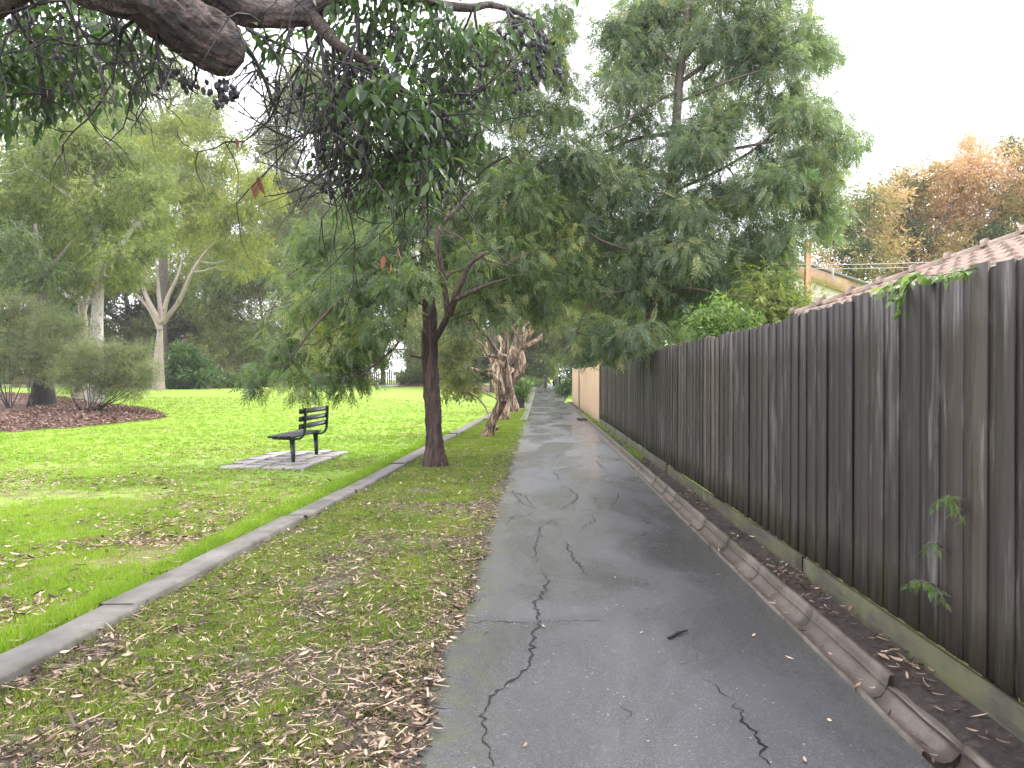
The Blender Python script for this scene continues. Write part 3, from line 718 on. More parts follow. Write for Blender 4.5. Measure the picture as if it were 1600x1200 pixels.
for ln in pl:
    if yb > F1: break
    y1 = min(yb + ln, F1); b = MB(); n = 14; V = []; off = r.uniform(-.006, .006); top = .168 + r.uniform(-.012, .012)
    for i in range(n + 1):
        y = yb + .006 + (y1 - yb - .012) * i / n; t = top + .006 * (float(fbm(y * 6, k, 2)) - .5) * 2
        for dx, z in ((-.048, -.06), (-.048, t), (-.020, t + .002), (-.020, -.06)): V.append([FX + dx + off + .006 * math.sin(y * 1.3), y, z])
    Q = [[i * 4 + j, i * 4 + j + 1, (i + 1) * 4 + j + 1, (i + 1) * 4 + j] for i in range(n) for j in range(3)] + [[0, 1, 2, 3], [n * 4 + 3, n * 4 + 2, n * 4 + 1, n * 4]]
    np_mesh('plinth_board', V, np.array(Q), M['plinth'], fr); yb = y1; k += 1
for z in (.45, 1.1, 1.68): MB().box((FX + .045, (F0 + F1) / 2, z), (.045, F1 - F0, .075)).build('rail', M['paling'], fr)
for y in np.arange(F0 + .6, F1, 2.7): MB().box((FX + .12, y, .9), (.1, .1, 1.85)).build('post', M['paling'], fr)
# timber capping on the far end of the fence
cp = MB().box((FX, 22.6, 1.955), (.10, 4.0, .03), bev=.004).box((FX + .02, 22.6, 2.06), (.05, 4.0, .035), bev=.004)
for y in np.arange(20.7, 24.6, .65): cp.box((FX + .02, y, 2.005), (.04, .05, .07))
cp.build('capping', M['fence_grey'], fr)

# ================================================================== TAN WALL
wr = empty('rendered_wall', (1.95, 35, 0), 'tan rendered masonry wall with a pillar beyond the paling fence', 'wall')
for (a, c_) in ((24.78, 37.2), (37.75, 46)):
    n = 20; V = []; 
    for i in range(n + 1):
        y = a + (c_ - a) * i / n; t = 1.88 + .12 * ss((y - 25) / 20) + (0.03 * ss((27 - y) / 2))
        for dx, z in ((0, -.1), (0, t - .015), (.015, t), (.205, t), (.22, t - .015), (.22, -.1)): V.append([1.88 + dx + .003 * math.sin(y * 2), y, float(z)])
    Q = [[i * 6 + j, i * 6 + j + 1, (i + 1) * 6 + j + 1, (i + 1) * 6 + j] for i in range(n) for j in range(5)] + [[0, 1, 4, 5], [1, 2, 3, 4], [n * 6 + 5, n * 6 + 4, n * 6 + 1, n * 6], [n * 6 + 4, n * 6 + 3, n * 6 + 2, n * 6 + 1]]
    np_mesh('panel', V, np.array(Q), M['render'], wr)
MB().box((1.99, 37.475, .98), (.30, .50, 2.0), bev=.02).build('pillar', M['render'], wr)
gp = MB(); gp.box((1.98, 47.0, 1.0), (.12, .12, 2.05), bev=.01); tag(gp.build('gate_post', M['bollard']), 'dark square timber post at the far end of the tan wall', 'post')

# ================================================================== BENCH on its pavers
def paver_pad():
    root = empty('paver_pad', (-4.3, 13.1, .05), 'square pad of worn grey pavers under the park bench', 'paving')
    b = MB(); r = np.random.default_rng(4)
    x = -5.02
    for i in range(4):
        y = 11.75 + r.uniform(-.1, .05)
        while y < 14.3 + r.uniform(-.2, .1):
            w = .345; l = r.choice([.36, .55]); z = float(gz(x + .17, y + .2))
            b.box((x + w / 2 + r.normal() * .006, y + l / 2, z + .022 + r.normal() * .004), (w - .02, l - .022, .05), rot=Matrix.Rotation(r.normal() * .015, 3, 'Z'), var=r.random(), bev=.006)
            y += l
        x += w
    b.build('pavers', M['paver'], root)
paver_pad()
BZ = .07
def bench():
    root = empty('park_bench', (-4.1, 13.1, BZ), 'dark green slatted park bench standing on the lawn, its back to the path', 'bench')
    def fpt(x, z, y): return (x, y, z + BZ)
    for y in (12.45, 13.75):
        f = MB()
        # one bent flat bar: seat rail, rounded corner, back upright leaning to the right
        prof = [(-4.40, .405), (-4.25, .400), (-4.10, .395), (-4.00, .395), (-3.93, .415), (-3.885, .47), (-3.868, .56), (-3.862, .70), (-3.855, .905)]
        P = [fpt(x, z, y) for x, z in prof]; P, _ = smooth_path(P, .02, 4); V = []; hw, ht = .03, .018
        T = np.gradient(P, axis=0); T /= np.linalg.norm(T, axis=1)[:, None]
        for p, t in zip(P, T):
            nn = np.array([-t[2], 0, t[0]])
            for a, c in ((-1, -1), (1, -1), (1, 1), (-1, 1)): V.append(p + nn * ht * a + np.array([0, hw * c, 0]))
        n = len(P); Q = [[i * 4 + j, i * 4 + (j + 1) % 4, (i + 1) * 4 + (j + 1) % 4, (i + 1) * 4 + j] for i in range(n - 1) for j in range(4)] + [[3, 2, 1, 0], [n * 4 - 4, n * 4 - 3, n * 4 - 2, n * 4 - 1]]
        f.add(V, Q); f.build('frame', M['bench'], root)
        l = MB(); d = .04
        V = []
        for z, w, x in ((.0, .022, -4.055), (.12, .026, -4.06), (.385, .038, -4.075)):
            for a, c in ((-1, -1), (1, -1), (1, 1), (-1, 1)): V.append([x + a * w, y + c * .03, z + BZ])
        Q = [[i * 4 + j, i * 4 + (j + 1) % 4, (i + 1) * 4 + (j + 1) % 4, (i + 1) * 4 + j] for i in range(2) for j in range(4)] + [[3, 2, 1, 0], [8, 9, 10, 11]]
        l.add(V, Q); l.box((-4.055, y, BZ + .006), (.16, .09, .012)); l.build('leg', M['bench'], root)
    for x in (-4.385, -4.275, -4.165, -4.055):
        MB().box((x, 13.1, .434 + BZ), (.092, 1.62, .034), bev=.006).build('seat_slat', M['bench_slat'], root)
    for z in (.60, .725, .85):
        MB().box((-3.905 + (z - .6) * .03, 13.1, z + BZ), (.034, 1.62, .082), bev=.006).build('back_slat', M['bench_slat'], root)
bench()

# ================================================================== BOLLARDS
bp = [(852.5, 606, 72), (874.5, 606.5, 72)]
for k, (px, py, Y) in enumerate([(852.5, 606, 74), (874.5, 606.5, 72), (885, 601, 92), (866, 600.5, 96)]):
    p = W(px, py, Y); p.z = float(cz(Y)); root = empty('bollard', tuple(p), ['dark bollard at the far end of the path, left of the pair', 'dark bollard at the far end of the path, right of the pair',
        'more distant dark bollard beside the wall end', 'more distant thick dark bollard between the front pair'][k], 'bollard', 'bollards closing the end of the path')
    h = 1.12; w = .11 if k < 3 else .14
    MB().tube([(p.x, p.y, p.z - .05), (p.x, p.y, p.z + h)], [w, w], 12, 3).build('post', M['bollard'], root)
    MB().tube([(p.x, p.y, p.z + h), (p.x, p.y, p.z + h + .05)], [w * 1.15, w * .9], 12, 2).build('cap', M['bollard'], root)

# ================================================================== HOUSE behind the fence
def house():
    root = empty('tiled_house', (3.76, 8, 0), 'house behind the paling fence with a lichened terracotta tiled hip roof', 'house')
    EX, EY, EZ, PT = 3.66, 11.25, 2.33, .385      # eave corner and pitch
    # west slope: wavy tiles in lapped courses, clipped along the hip
    V = []; Q = []; course = .33; nc = 14; step = .035
    for c in range(nc):
        s0 = c * course; n0 = len(V)
        ymax0 = EY - s0
        ycut = np.arange(-4, ymax0, .04)
        ncol = len(ycut)
        for (s, dz) in ((s0, .045), (s0 + .01, .052), (s0 + course + .03, .008)):
            for y in ycut:
                wv = .024 * max(-.4, math.sin(y * 2 * math.pi / .30)) ; yy_ = min(y, EY - s)
                V.append([EX + s, yy_, EZ + s * PT + dz + wv])
        for j in range(2):
            for i in range(ncol - 1):
                Q.append([n0 + j * ncol + i, n0 + j * ncol + i + 1, n0 + (j + 1) * ncol + i + 1, n0 + (j + 1) * ncol + i])
        n1 = len(V)
        for y in ycut: V.append([EX + s0 + .004, min(y, EY - s0), EZ + s0 * PT - .005])
        for i in range(ncol - 1): Q.append([n1 + i, n1 + i + 1, n0 + i + 1, n0 + i])
    rf = np_mesh('roof', V, np.array(Q), M['tile'], root, None, False)
    # far slope and underside
    A = (EX, EY, EZ - .02); Bp = (EX + 9, EY, EZ - .02); C_ = (EX + 4.5, EY - 4.5, EZ + 4.5 * PT - .02)
    np_mesh('roof_back', [A, Bp, C_], np.array([[0, 1, 2]]), M['tile'], root)
    # ridge caps down the hip
    L = math.sqrt(2 + PT * PT); d = Vector((1, -1, PT)) / L; seg = .42; side = Vector((1, 1, 0)).normalized(); up = side.cross(d).normalized()
    if up.z < 0: up = -up
    hc = MB(); k = 0; t = .02
    while t < 6:
        a = Vector((EX, EY, EZ + .02)) + d * t
        for (u0, u1, rad) in ((0, seg, .115), (-.02, .05, .150)):
            V = []; n = 9
            for u, e in ((u0, 0), (u1, 1)):
                for j in range(n):
                    an = math.pi * j / (n - 1); p = a + d * u + side * math.cos(an) * rad * (1 - .06 * e) + up * (math.sin(an) * rad * .75 + (.02 if rad > .13 else 0)); V.append(tuple(p))
            Q = [[j, j + 1, n + j + 1, n + j] for j in range(n - 1)]
            V.append(tuple(a + d * u0)); V.append(tuple(a + d * u1)); T = [[j, j + 1, 2 * n] for j in range(n - 1)] + [[n + j + 1, n + j, 2 * n + 1] for j in range(n - 1)]
            hc.add(V, Q, T)
        t += seg * 1.0; k += 1
    hc.build('ridge_caps', M['tile'], root)
    MB().box((EX + .5 + 4, 3.0, 1.15), (8.2, 15.2, 2.3)).build('wall', M['cream'], root)
    g = MB(); g.box((EX - .04, EY / 2 - 2, EZ - .03), (.10, EY + 4, .10), bev=.01); g.build('gutter', M['fence_grey'], root)
    w = MB().box((EX + .37, 6.0, 1.35), (.06, 1.6, 1.1)).build('window', M['glass'], root)
house()
def shed():
    a = W(1268, 452, 22); b_ = W(1348, 462, 22); p = Vector(((a.x + b_.x) / 2, 22, 0))
    root = empty('outbuilding', (a.x, 22, 0), 'low outbuilding with tan fascia and grey sheet roof behind the tiled house', 'shed')
    A = W(1190, 398, 22); B_ = W(1345, 452, 22)
    # sloping bargeboard
    V = []
    for q in (A, B_):
        for dy in (0, .05):
            for dz in (-.14, .24): V.append([q.x, 22 + dy, q.z + dz - .1])
    Q = [[0, 4, 5, 1], [2, 3, 7, 6], [1, 5, 7, 3], [0, 2, 6, 4], [0, 1, 3, 2], [4, 6, 7, 5]]
    np_mesh('fascia', V, np.array(Q), M['tan_board'], root)
    V = [[A.x - .1, 21.9, A.z + .16], [B_.x + .2, 21.9, B_.z + .12], [B_.x + .2, 27, B_.z + .12], [A.x - .1, 27, A.z + .16]]
    V += [[v[0], v[1], v[2] + .05] for v in V]
    np_mesh('roof', V, np.array([[3, 2, 1, 0], [4, 5, 6, 7], [0, 1, 5, 4], [1, 2, 6, 5], [2, 3, 7, 6], [3, 0, 4, 7]]), M['greyroof'], root)
    V = [[A.x, 22.1, 0], [B_.x, 22.1, 0], [B_.x, 22.1, B_.z - .2], [A.x, 22.1, A.z - .2], [A.x, 26.8, 0], [B_.x, 26.8, 0], [B_.x, 26.8, B_.z - .2], [A.x, 26.8, A.z - .2]]
    np_mesh('wall', V, np.array([[0, 1, 2, 3], [5, 4, 7, 6], [1, 5, 6, 2], [4, 0, 3, 7]]), M['cream'], root)
    q = W(1299, 434, 21.9); MB().tube([(q.x, 21.8, q.z - .12), (q.x, 21.8, q.z + .25)], [.035, .035], 8, 2).build('vent_pipe', M['pale_conc'], root)
shed()
a = W(1262, 386, 20); 
tag(MB().box((a.x, 20, a.z / 2 + .1), (.14, .14, a.z + .2), bev=.01).build('timber_post', M['orange']), 'bright orange stained timber post rising beside the outbuilding', 'post')
for k, (y0, y1) in enumerate(((416, 411), (422, 418))):
    A = W(1180, y0 - 4, 17); B_ = W(1480, y1 - 2, 17); mid = (A + B_) / 2 - Vector((0, 0, .04))
    tag(MB().tube([A, mid, B_], [.008] * 3, 5, 5).build('overhead_cable', M['wire']), ['upper thin grey cable strung above the outbuilding roof', 'lower thin grey cable strung above the outbuilding roof'][k], 'cable', 'cables over the back yards')
A = W(1090, 392, 18); B_ = W(1262, 416, 20); tag(MB().tube([A, (A + B_) / 2 - Vector((0, 0, .1)), B_], [.014] * 3, 5, 6).build('service_cable', M['rubber']), 'black sagging service cable running to the orange post', 'cable')

# ================================================================== NEAR STREET TREE on the verge
def street_tree():
    Y = 12.3; b = G(680, 735)
    tr = [W(679, 742, Y), W(679, 700, Y), W(676, 640, Y), W(672, 560, Y), W(671, 490, Y), W(666, 420, Y), W(663, 340, Y), W(672, 250, Y), W(690, 160, Y), W(740, 60, Y + .6)]
    T = [(tr, [.26, .150, .136, .126, .115, .085, .065, .045, .03, .015])]
    T.append(([W(672, 545, Y), W(690, 512, Y - .3), W(703, 490, Y - .7), W(712, 462, Y - 1.0), W(722, 440, Y - 1.15), W(735, 412, Y - 1.3), W(760, 395, Y - 1.4)], [.055, .05, .05, .045, .04, .03, .02]))
    T.append(([W(712, 468, Y - 1), W(728, 460, Y - 1.1), W(745, 452, Y - 1.2), W(775, 440, Y - 1.2)], [.04, .038, .03, .018]))
    T.append(([W(700, 492, Y - .7), W(693, 440, Y - .9), W(687, 405, Y - 1.1), W(683, 375, Y - 1.2), W(692, 350, Y - 1.2), W(707, 332, Y - 1.2), W(735, 300, Y - 1)], [.045, .045, .042, .04, .034, .028, .015]))
    T.append(([W(670, 480, Y), W(645, 465, Y - .3), W(636, 440, Y - .5), W(634, 500, Y - .6), W(622, 535, Y - .7), W(602, 556, Y - .8), W(560, 590, Y - .9)], [.028, .026, .024, .022, .02, .016, .01]))
    T.append(([W(669, 470, Y), W(610, 440, Y - .5), W(560, 450, Y - .8), W(500, 500, Y - 1), W(455, 560, Y - 1.1)], [.04, .035, .028, .02, .01]))
    T.append(([W(668, 430, Y), W(620, 385, Y + .5), W(560, 385, Y + .7), W(500, 400, Y + .9), W(450, 430, Y + 1)], [.04, .03, .024, .018, .01]))
    T.append(([W(664, 360, Y), W(720, 300, Y + .4), W(780, 270, Y + .6), W(840, 230, Y + .8)], [.04, .03, .02, .01]))
    T.append(([W(668, 350, Y), W(720, 372, Y - .9), W(745, 400, Y - 1), W(790, 415, Y - 1.1)], [.014, .014, .012, .01]))
    cl = [(478, 590, 34, -.6), (395, 606, 15, -.5), (385, 590, 15, -.4), (412, 598, 14, -.3), (430, 560, 24, 0), (540, 596, 26, 0), (565, 580, 26, .3), (455, 535, 36, .3), (520, 530, 44, -.4), (575, 545, 36, .2),
          (500, 480, 46, .2), (560, 450, 52, -.6), (480, 430, 38, 1), (600, 510, 40, -.9), (635, 440, 44, -1), (560, 385, 50, .5), (500, 375, 40, .9), (625, 365, 52, -.4), (700, 385, 36, .6),
          (740, 330, 56, .6), (780, 395, 50, 0), (820, 345, 52, .8), (700, 300, 52, .6), (620, 300, 46, .9), (765, 470, 40, -.2), (830, 440, 48, .4), (870, 395, 42, .8), (850, 480, 30, .5),
          (728, 500, 18, -.7), (765, 240, 56, 1), (840, 260, 56, 1.2), (700, 220, 50, 1), (860, 330, 44, 1.2), (640, 230, 46, 1), (820, 180, 46, 1.2), (560, 310, 44, 1.4), (900, 430, 36, 1), (520, 560, 30, .6), (800, 300, 50, .2), (740, 420, 40, -.5), (590, 425, 40, .8), (530, 500, 34, 1), (800, 120, 44, 1.3), (845, 95, 36, 1.3), (760, 160, 44, 1.3), (870, 165, 40, 1.4), (880, 240, 40, 1.4), (700, 150, 44, 1.4), (590, 250, 40, 1.4), (860, 60, 34, 1.4), (820, 30, 38, 1.4), (780, 80, 40, 1.4), (880, 10, 28, 1.5), (740, 60, 40, 1.5), (890, 120, 26, 1.5)]
    return tree('street_tree', 'dark furrowed tree with ferny hanging foliage, nearest whole tree on the verge', 'tree', (b.x, b.y, 0), T, PC(cl, Y, 1.12, 1.1, 3), M['silky'], M['bark_dark'],
                TF, 430, .20, 31, None, .75, 7, .15, .22, .05, 1.0, .55, twigs=.6, tk=72, limb_r=.022, freq=5.0, furrow=.22, tseg=22)
street_tree()

# ================================================================== SILKY OAK behind the fence
def silky_oak():
    Y = 14.2; X = W(1022, 560, Y).x
    tr = [(X - .02, Y, 0), W(1021, 560, Y), W(1020, 480, Y), W(1040, 390, Y), W(1048, 300, Y), W(1056, 200, Y), W(1064, 100, Y), W(1078, 0, Y), W(1085, -110, Y)]
    T = [(tr, [.15, .125, .115, .10, .09, .085, .07, .06, .03])]
    def br(*p, r0=.045): T.append(([W(a, b, Y + c) for a, b, c in p], list(np.linspace(r0, .012, len(p)))))
    br((1064, 140, 0), (1020, 162, -.3), (975, 192, -.5), (925, 215, -.7), r0=.035)
    br((1054, 210, 0), (1000, 215, .3), (940, 240, .5), (895, 270, .6))
    br((1050, 290, 0), (1090, 248, -.2), (1150, 232, -.4), (1200, 222, -.5), (1280, 205, -.5), (1340, 215, -.5), r0=.04)
    br((1050, 300, 0), (1120, 268, .4), (1180, 232, .4), (1230, 190, .5), (1270, 165, .5), r0=.035)
    br((1060, 130, 0), (1120, 90, .3), (1180, 55, .5), (1240, 30, .6))
    br((1060, 160, 0), (1130, 130, -.5), (1190, 110, -.7), (1225, 105, -.8), r0=.03)
    br((1045, 340, 0), (1120, 310, -.5), (1200, 300, -.7), (1280, 300, -.7), r0=.035)
    br((1038, 400, 0), (1110, 380, -.6), (1180, 395, -.8), (1235, 420, -.9), r0=.04)
    br((1035, 410, 0), (980, 390, -.6), (930, 370, -.7), (890, 330, -.7), r0=.035)
    br((1022, 470, 0), (970, 455, -.5), (920, 480, -.7), (900, 520, -.8), r0=.03)
    br((1022, 470, 0), (1070, 450, -.7), (1130, 460, -1), (1190, 465, -1.1), r0=.03)
    br((1075, 20, 0), (1020, 10, .2), (970, 30, .4), r0=.03)
    cl = [(1000, 30, 44), (1060, 55, 56), (1130, 40, 56), (1195, 25, 52), (1245, 42, 26), (1262, 18, 16), (1180, 95, 44), (1228, 100, 26), (1242, 75, 20), (1105, 125, 52), (1025, 110, 48), (968, 125, 36), (985, 70, 36), (940, 195, 30),
          (1150, 165, 40), (1000, 215, 48), (1080, 215, 50), (1262, 168, 22), (1285, 190, 22), (1315, 208, 20), (1345, 218, 17), (1320, 222, 14), (1330, 200, 12), (1300, 230, 16), (1222, 195, 26), (1195, 240, 34), (1245, 255, 30), (1300, 252, 18), (1278, 285, 26), (1305, 275, 14), (1232, 300, 20),
          (1185, 292, 40), (1125, 295, 48), (1045, 310, 52), (965, 300, 50), (905, 330, 40), (945, 385, 50), (1025, 385, 52), (1100, 375, 52), (1170, 365, 40), (1210, 345, 26), (1225, 390, 20), (1190, 425, 34), (1120, 440, 44), (1045, 460, 50),
          (965, 460, 46), (910, 450, 34), (930, 520, 32), (990, 520, 40), (1050, 525, 28), (900, 250, 40), (890, 400, 36), (1090, 490, 24), (1075, 0, 46), (1140, -30, 50), (1030, -40, 50), (1200, -35, 40), (905, 545, 20), (960, 545, 22), (1150, 420, 36),
          (1060, 420, 44), (1000, 160, 40), (1110, 210, 36), (1165, 45, 40), (1255, 235, 22), (1010, 260, 46), (1080, 340, 48), (1000, 430, 46), (1255, 335, 16), (1160, 460, 24), (1225, 460, 24), (895, 175, 24), (870, 40, 26), (855, 90, 24), (885, 290, 34), (860, 330, 36), (930, 260, 36), (1000, 340, 44), (1290, 325, 22), (1325, 240, 16), (1310, 180, 14), (1275, 225, 24), (1265, 310, 20), (1260, 60, 20), (940, 60, 14), (950, 100, 22), (1245, 130, 20)]
    return tree('silky_oak', 'tall airy ferny tree rising behind the paling fence and hanging over it', 'tree', (X, Y, 0), T, PC(cl, Y, 1.0, 1.0, 5) + PC([(px + dx, py + dy, 34) for px, py, dx, dy in [(c[0], c[1], q, w) for (c, q, w) in zip(cl[::2], [22, -26, 18, -14, 30, -20] * 9, [-24, 18, 26, -16, 10, -28] * 9) if 905 < c[0] + q < 1290]], Y, 1, 1.4, 6), M['silky2'], M['bark_grey'],
                TF, 340, .22, 41, None, .65, 7, .22, .08, .05, 1.0, .5, twigs=.6, tk=14, limb_r=.022, twigmat=M['bark_grey'])
silky_oak()

# ================================================================== OVERHANGING GUM, upper left, its trunk outside the picture
def near_gum():
    Y = 3.9; root = empty('flowering_gum', (-3.6, 1.6, 0), 'thick grey gum limb overhead at top left with dark leaves and gumnut clusters', 'tree')
    r = np.random.default_rng(77)
    t = MB(); t.tube([(-3.6, 1.6, -.1), (-3.62, 1.65, .8), (-3.5, 1.8, 1.9), (-3.3, 2.2, 3.0), (-2.9, 2.7, 3.9)], [.36, .30, .28, .27, .24], 20, 6, .12)
    t.build('trunk', M['bark_overhead'], root, True)
    lm = MB()
    # the broken-off limb
    lm.tube([(-2.9, 2.7, 3.9), W(120, -70, 3.3), W(215, -25, 3.45), W(275, 25, 3.6), W(325, 62, 3.7), W(356, 82, 3.75), W(374, 92, 3.78)], [.22, .17, .155, .145, .135, .125, .085], 90, 30, .16, .5, freq=9, furrow=.14)
    # the limb that goes on to the right
    lm.tube([W(230, -60, 3.5), W(320, -25, 3.75), W(375, 12, 3.9), W(420, 22, 4.0), W(468, 20, 4.1), W(500, 8, 4.15), W(560, -20, 4.3), W(640, -40, 4.5)], [.16, .10, .085, .075, .07, .06, .05, .04], 48, 16, .15, .5, freq=7, furrow=.14)
    lm.tube([W(480, 20, 4.1), W(505, 45, 4.1), W(530, 72, 4.1), W(580, 100, 4.2), W(640, 150, 4.3), W(690, 210, 4.35)], [.045, .036, .028, .022, .015, .008], 12, 5, .15)
    lm.tube([W(560, -20, 4.3), W(650, 2, 4.4), W(730, 12, 4.5), W(770, 8, 4.6), W(830, 30, 4.7), W(850, 60, 4.7)], [.04, .03, .026, .02, .012, .006], 10, 5, .1)
    lm.tube([W(120, -70, 3.3), W(60, -40, 3.5), W(0, 10, 3.8), W(-60, 60, 4)], [.10, .08, .05, .03], 12, 5, .1)
    lm.build('branch', M['bark_overhead'], root, True)
    tw = MB(); tips = []
    def twig(p, d, L, rad, depth):
        pts = [p]; n = 4; d = np.array(d, float)
        for i in range(n):
            d = d + r.normal(size=3) * .28 + [0, 0, -.10]; d /= np.linalg.norm(d); pts.append(pts[-1] + d * L / n)
            if depth > 0 and r.random() < .85: twig(pts[-1], d + r.normal(size=3) * .7, L * r.uniform(.45, .8), rad * .6, depth - 1)
        tw.tube(pts, [rad, rad * .8, rad * .65, rad * .5, rad * .35], 4, 1, 0)
        tips.append((pts[-1], depth))
    starts = [(470, 20, 5.0, -.1, -.9, .75), (500, 50, 4.1, .0, -1, .85), (520, 60, 4.1, .1, -1, .85), (545, 80, 4.1, -.1, -1, .8), (500, 60, 4.15, -.3, -1, .55), (590, 105, 4.2, .1, -1, .7), (640, 150, 4.3, .2, -1, .6), (620, 110, 4.3, -.1, -1, .65), (690, 200, 4.3, .1, -.8, .5),
              (680, 6, 4.4, .1, -1, .55), (740, 10, 4.5, .2, -1, .5), (790, 12, 4.6, .3, -1, .4), (600, 0, 4.3, .1, -1, .6), (560, 20, 4.2, 0, -1, .7), (240, 30, 3.6, -.2, -1, .45), (225, 20, 3.6, -.1, -1, .5), (180, 20, 3.6, .1, -.8, .5), (300, 85, 3.7, .0, -1, .12), (376, 60, 3.8, .7, -.6, .45),
              (385, 45, 3.8, 1, -.35, .5), (100, 0, 3.6, .1, -.6, .5), (20, 20, 3.7, .2, -.8, .4), (480, 10, 4.1, -.6, -.7, .6), (660, 190, 4.3, -.3, -1, .5), (540, 90, 4.1, .4, -1, .8), (510, 80, 4.2, .5, -.9, .9)]
    for (px, py, y, dx, dz, L) in starts:
        for q in range(2): twig(np.array(W(px, py, y)), [dx + r.normal() * .15, r.normal() * .35, dz], L * r.uniform(.75, 1.05), .011, 2)
    # the bare twig ending at a single red leaf
    tw.tube([W(500, 290, 4.2), W(470, 278, 4.2), W(440, 265, 4.2), W(405, 252, 4.2)], [.006, .005, .004, .003], 5, 3); tw.tube([W(520, 250, 4.2), W(478, 290, 4.2), W(440, 303, 4.2), W(412, 307, 4.2)], [.006, .005, .004, .003], 5, 3)
    tw.build('twigs', M['twig'], root)
    cl = [(40, 40, 62), (110, 70, 60), (40, 120, 55), (120, 140, 45), (190, 60, 45), (70, 175, 30), (10, 190, 26), (150, 30, 60), (230, 100, 22), (0, 90, 50), (200, 130, 25), (-60, 60, 70), (-60, 150, 50), (60, -30, 60), (150, -50, 60),
          (560, 120, 60), (620, 190, 60), (545, 240, 42), (640, 270, 48), (700, 130, 46), (690, 60, 50), (600, 50, 60), (590, 300, 32), (520, 170, 40), (660, 320, 26), (745, 60, 35), (720, 200, 40), (780, 130, 26), (500, 30, 26), (430, 60, 20), (395, 80, 16), (640, -20, 60), (560, -20, 50), (700, 250, 36), (810, 60, 20), (860, 20, 18), (590, 160, 50), (440, -10, 30)]
    per = 300
    C_ = PC(cl, 4.2, 1, .5, 9)
    V, Q, va = foliage(C_, TB, 200, .070, 9, .9, 7, .3, .0, .75, .6)
    np_mesh('leaves', V, Q, M['gumdark'], root, va)
    # nuts
    kp = [(0, .55), (.35, 1.0), (.75, .85), (1.0, .55), (1.12, .62)]; k = 7; NV = []; NQ = []
    for z, w in kp:
        for j in range(k): NV.append([math.cos(j / k * 6.283) * w * .5, math.sin(j / k * 6.283) * w * .5, -z])
    for i in range(len(kp) - 1):
        for j in range(k): NQ.append([i * k + j, i * k + (j + 1) % k, (i + 1) * k + (j + 1) % k, (i + 1) * k + j])
    NV += [[0, 0, .02], [0, 0, -1.0]]; NQ += [[(j + 1) % k, j, len(NV) - 2, len(NV) - 2] for j in range(0)]
    NV = np.array(NV); NQ = np.array(NQ)
    spots = [(822, 60, 34, 30), (845, 72, 22, 18), (800, 48, 22, 18), (835, 105, 26, 22), (800, 125, 18, 12), (872, 110, 10, 8), (740, 90, 26, 14), (755, 140, 16, 9), (560, 210, 40, 30), (610, 260, 40, 34), (540, 270, 30, 22), (270, 118, 22, 16), (290, 128, 14, 8), (352, 150, 14, 12), (360, 135, 10, 6),
             (640, 240, 36, 20), (690, 290, 26, 14), (500, 240, 18, 9), (580, 130, 50, 24), (680, 180, 40, 22), (30, 20, 24, 10), (100, 60, 40, 8), (420, 140, 30, 6), (330, 130, 26, 7), (465, 140, 14, 5), (620, 60, 40, 12), (515, 290, 20, 10), (700, 110, 40, 16), (720, 150, 24, 12)]
    for (px, py, rr, n) in spots:
        y = 4.2 if px > 400 else 3.75
        if px > 780: y = 4.6
        P = np.array([W(px + r.normal() * rr * .5, py + r.normal() * rr * .5, y + r.normal() * .10) for _ in range(n)])
        D = r.normal(size=(n, 3)) * .5 + [0, 0, -1]; Fm = frames(D, r); Rm = np.stack([Fm[:, :, 1], Fm[:, :, 2], -Fm[:, :, 0]], 2); S = r.uniform(.022, .032, n)
        V = (np.einsum('nij,kj->nki', Rm, NV) * S[:, None, None] + P[:, None, :]).reshape(-1, 3); Q = (NQ[None] + (np.arange(n) * len(NV))[:, None, None]).reshape(-1, 4)
        b = MB(); b.add(V, Q)
        c = P.mean(0) + [0, 0, .09]
        for p in P: b.tube([c, (c + p) / 2 + r.normal(size=3) * .012, p], [.0025, .002, .0018], 3, 1, 0, cap=False)
        b.build('gumnuts', M['nut'], root)
    # a few red hanging leaves
    P = np.array([W(a, b_, 4.2) for a, b_ in ((403, 275), (398, 285), (368, 215), (377, 218), (622, 385), (600, 400), (610, 410))]); D = np.tile([0.1, 0, -1.0], (len(P), 1)) + r.normal(size=(len(P), 3)) * .15
    V, Q, va = place(TB, P, D, np.array([.11, .09, .07, .07, .08, .08, .07]), r.random(len(P)), r); np_mesh('red_leaves', V, Q, M['rust'], root, va)
near_gum()

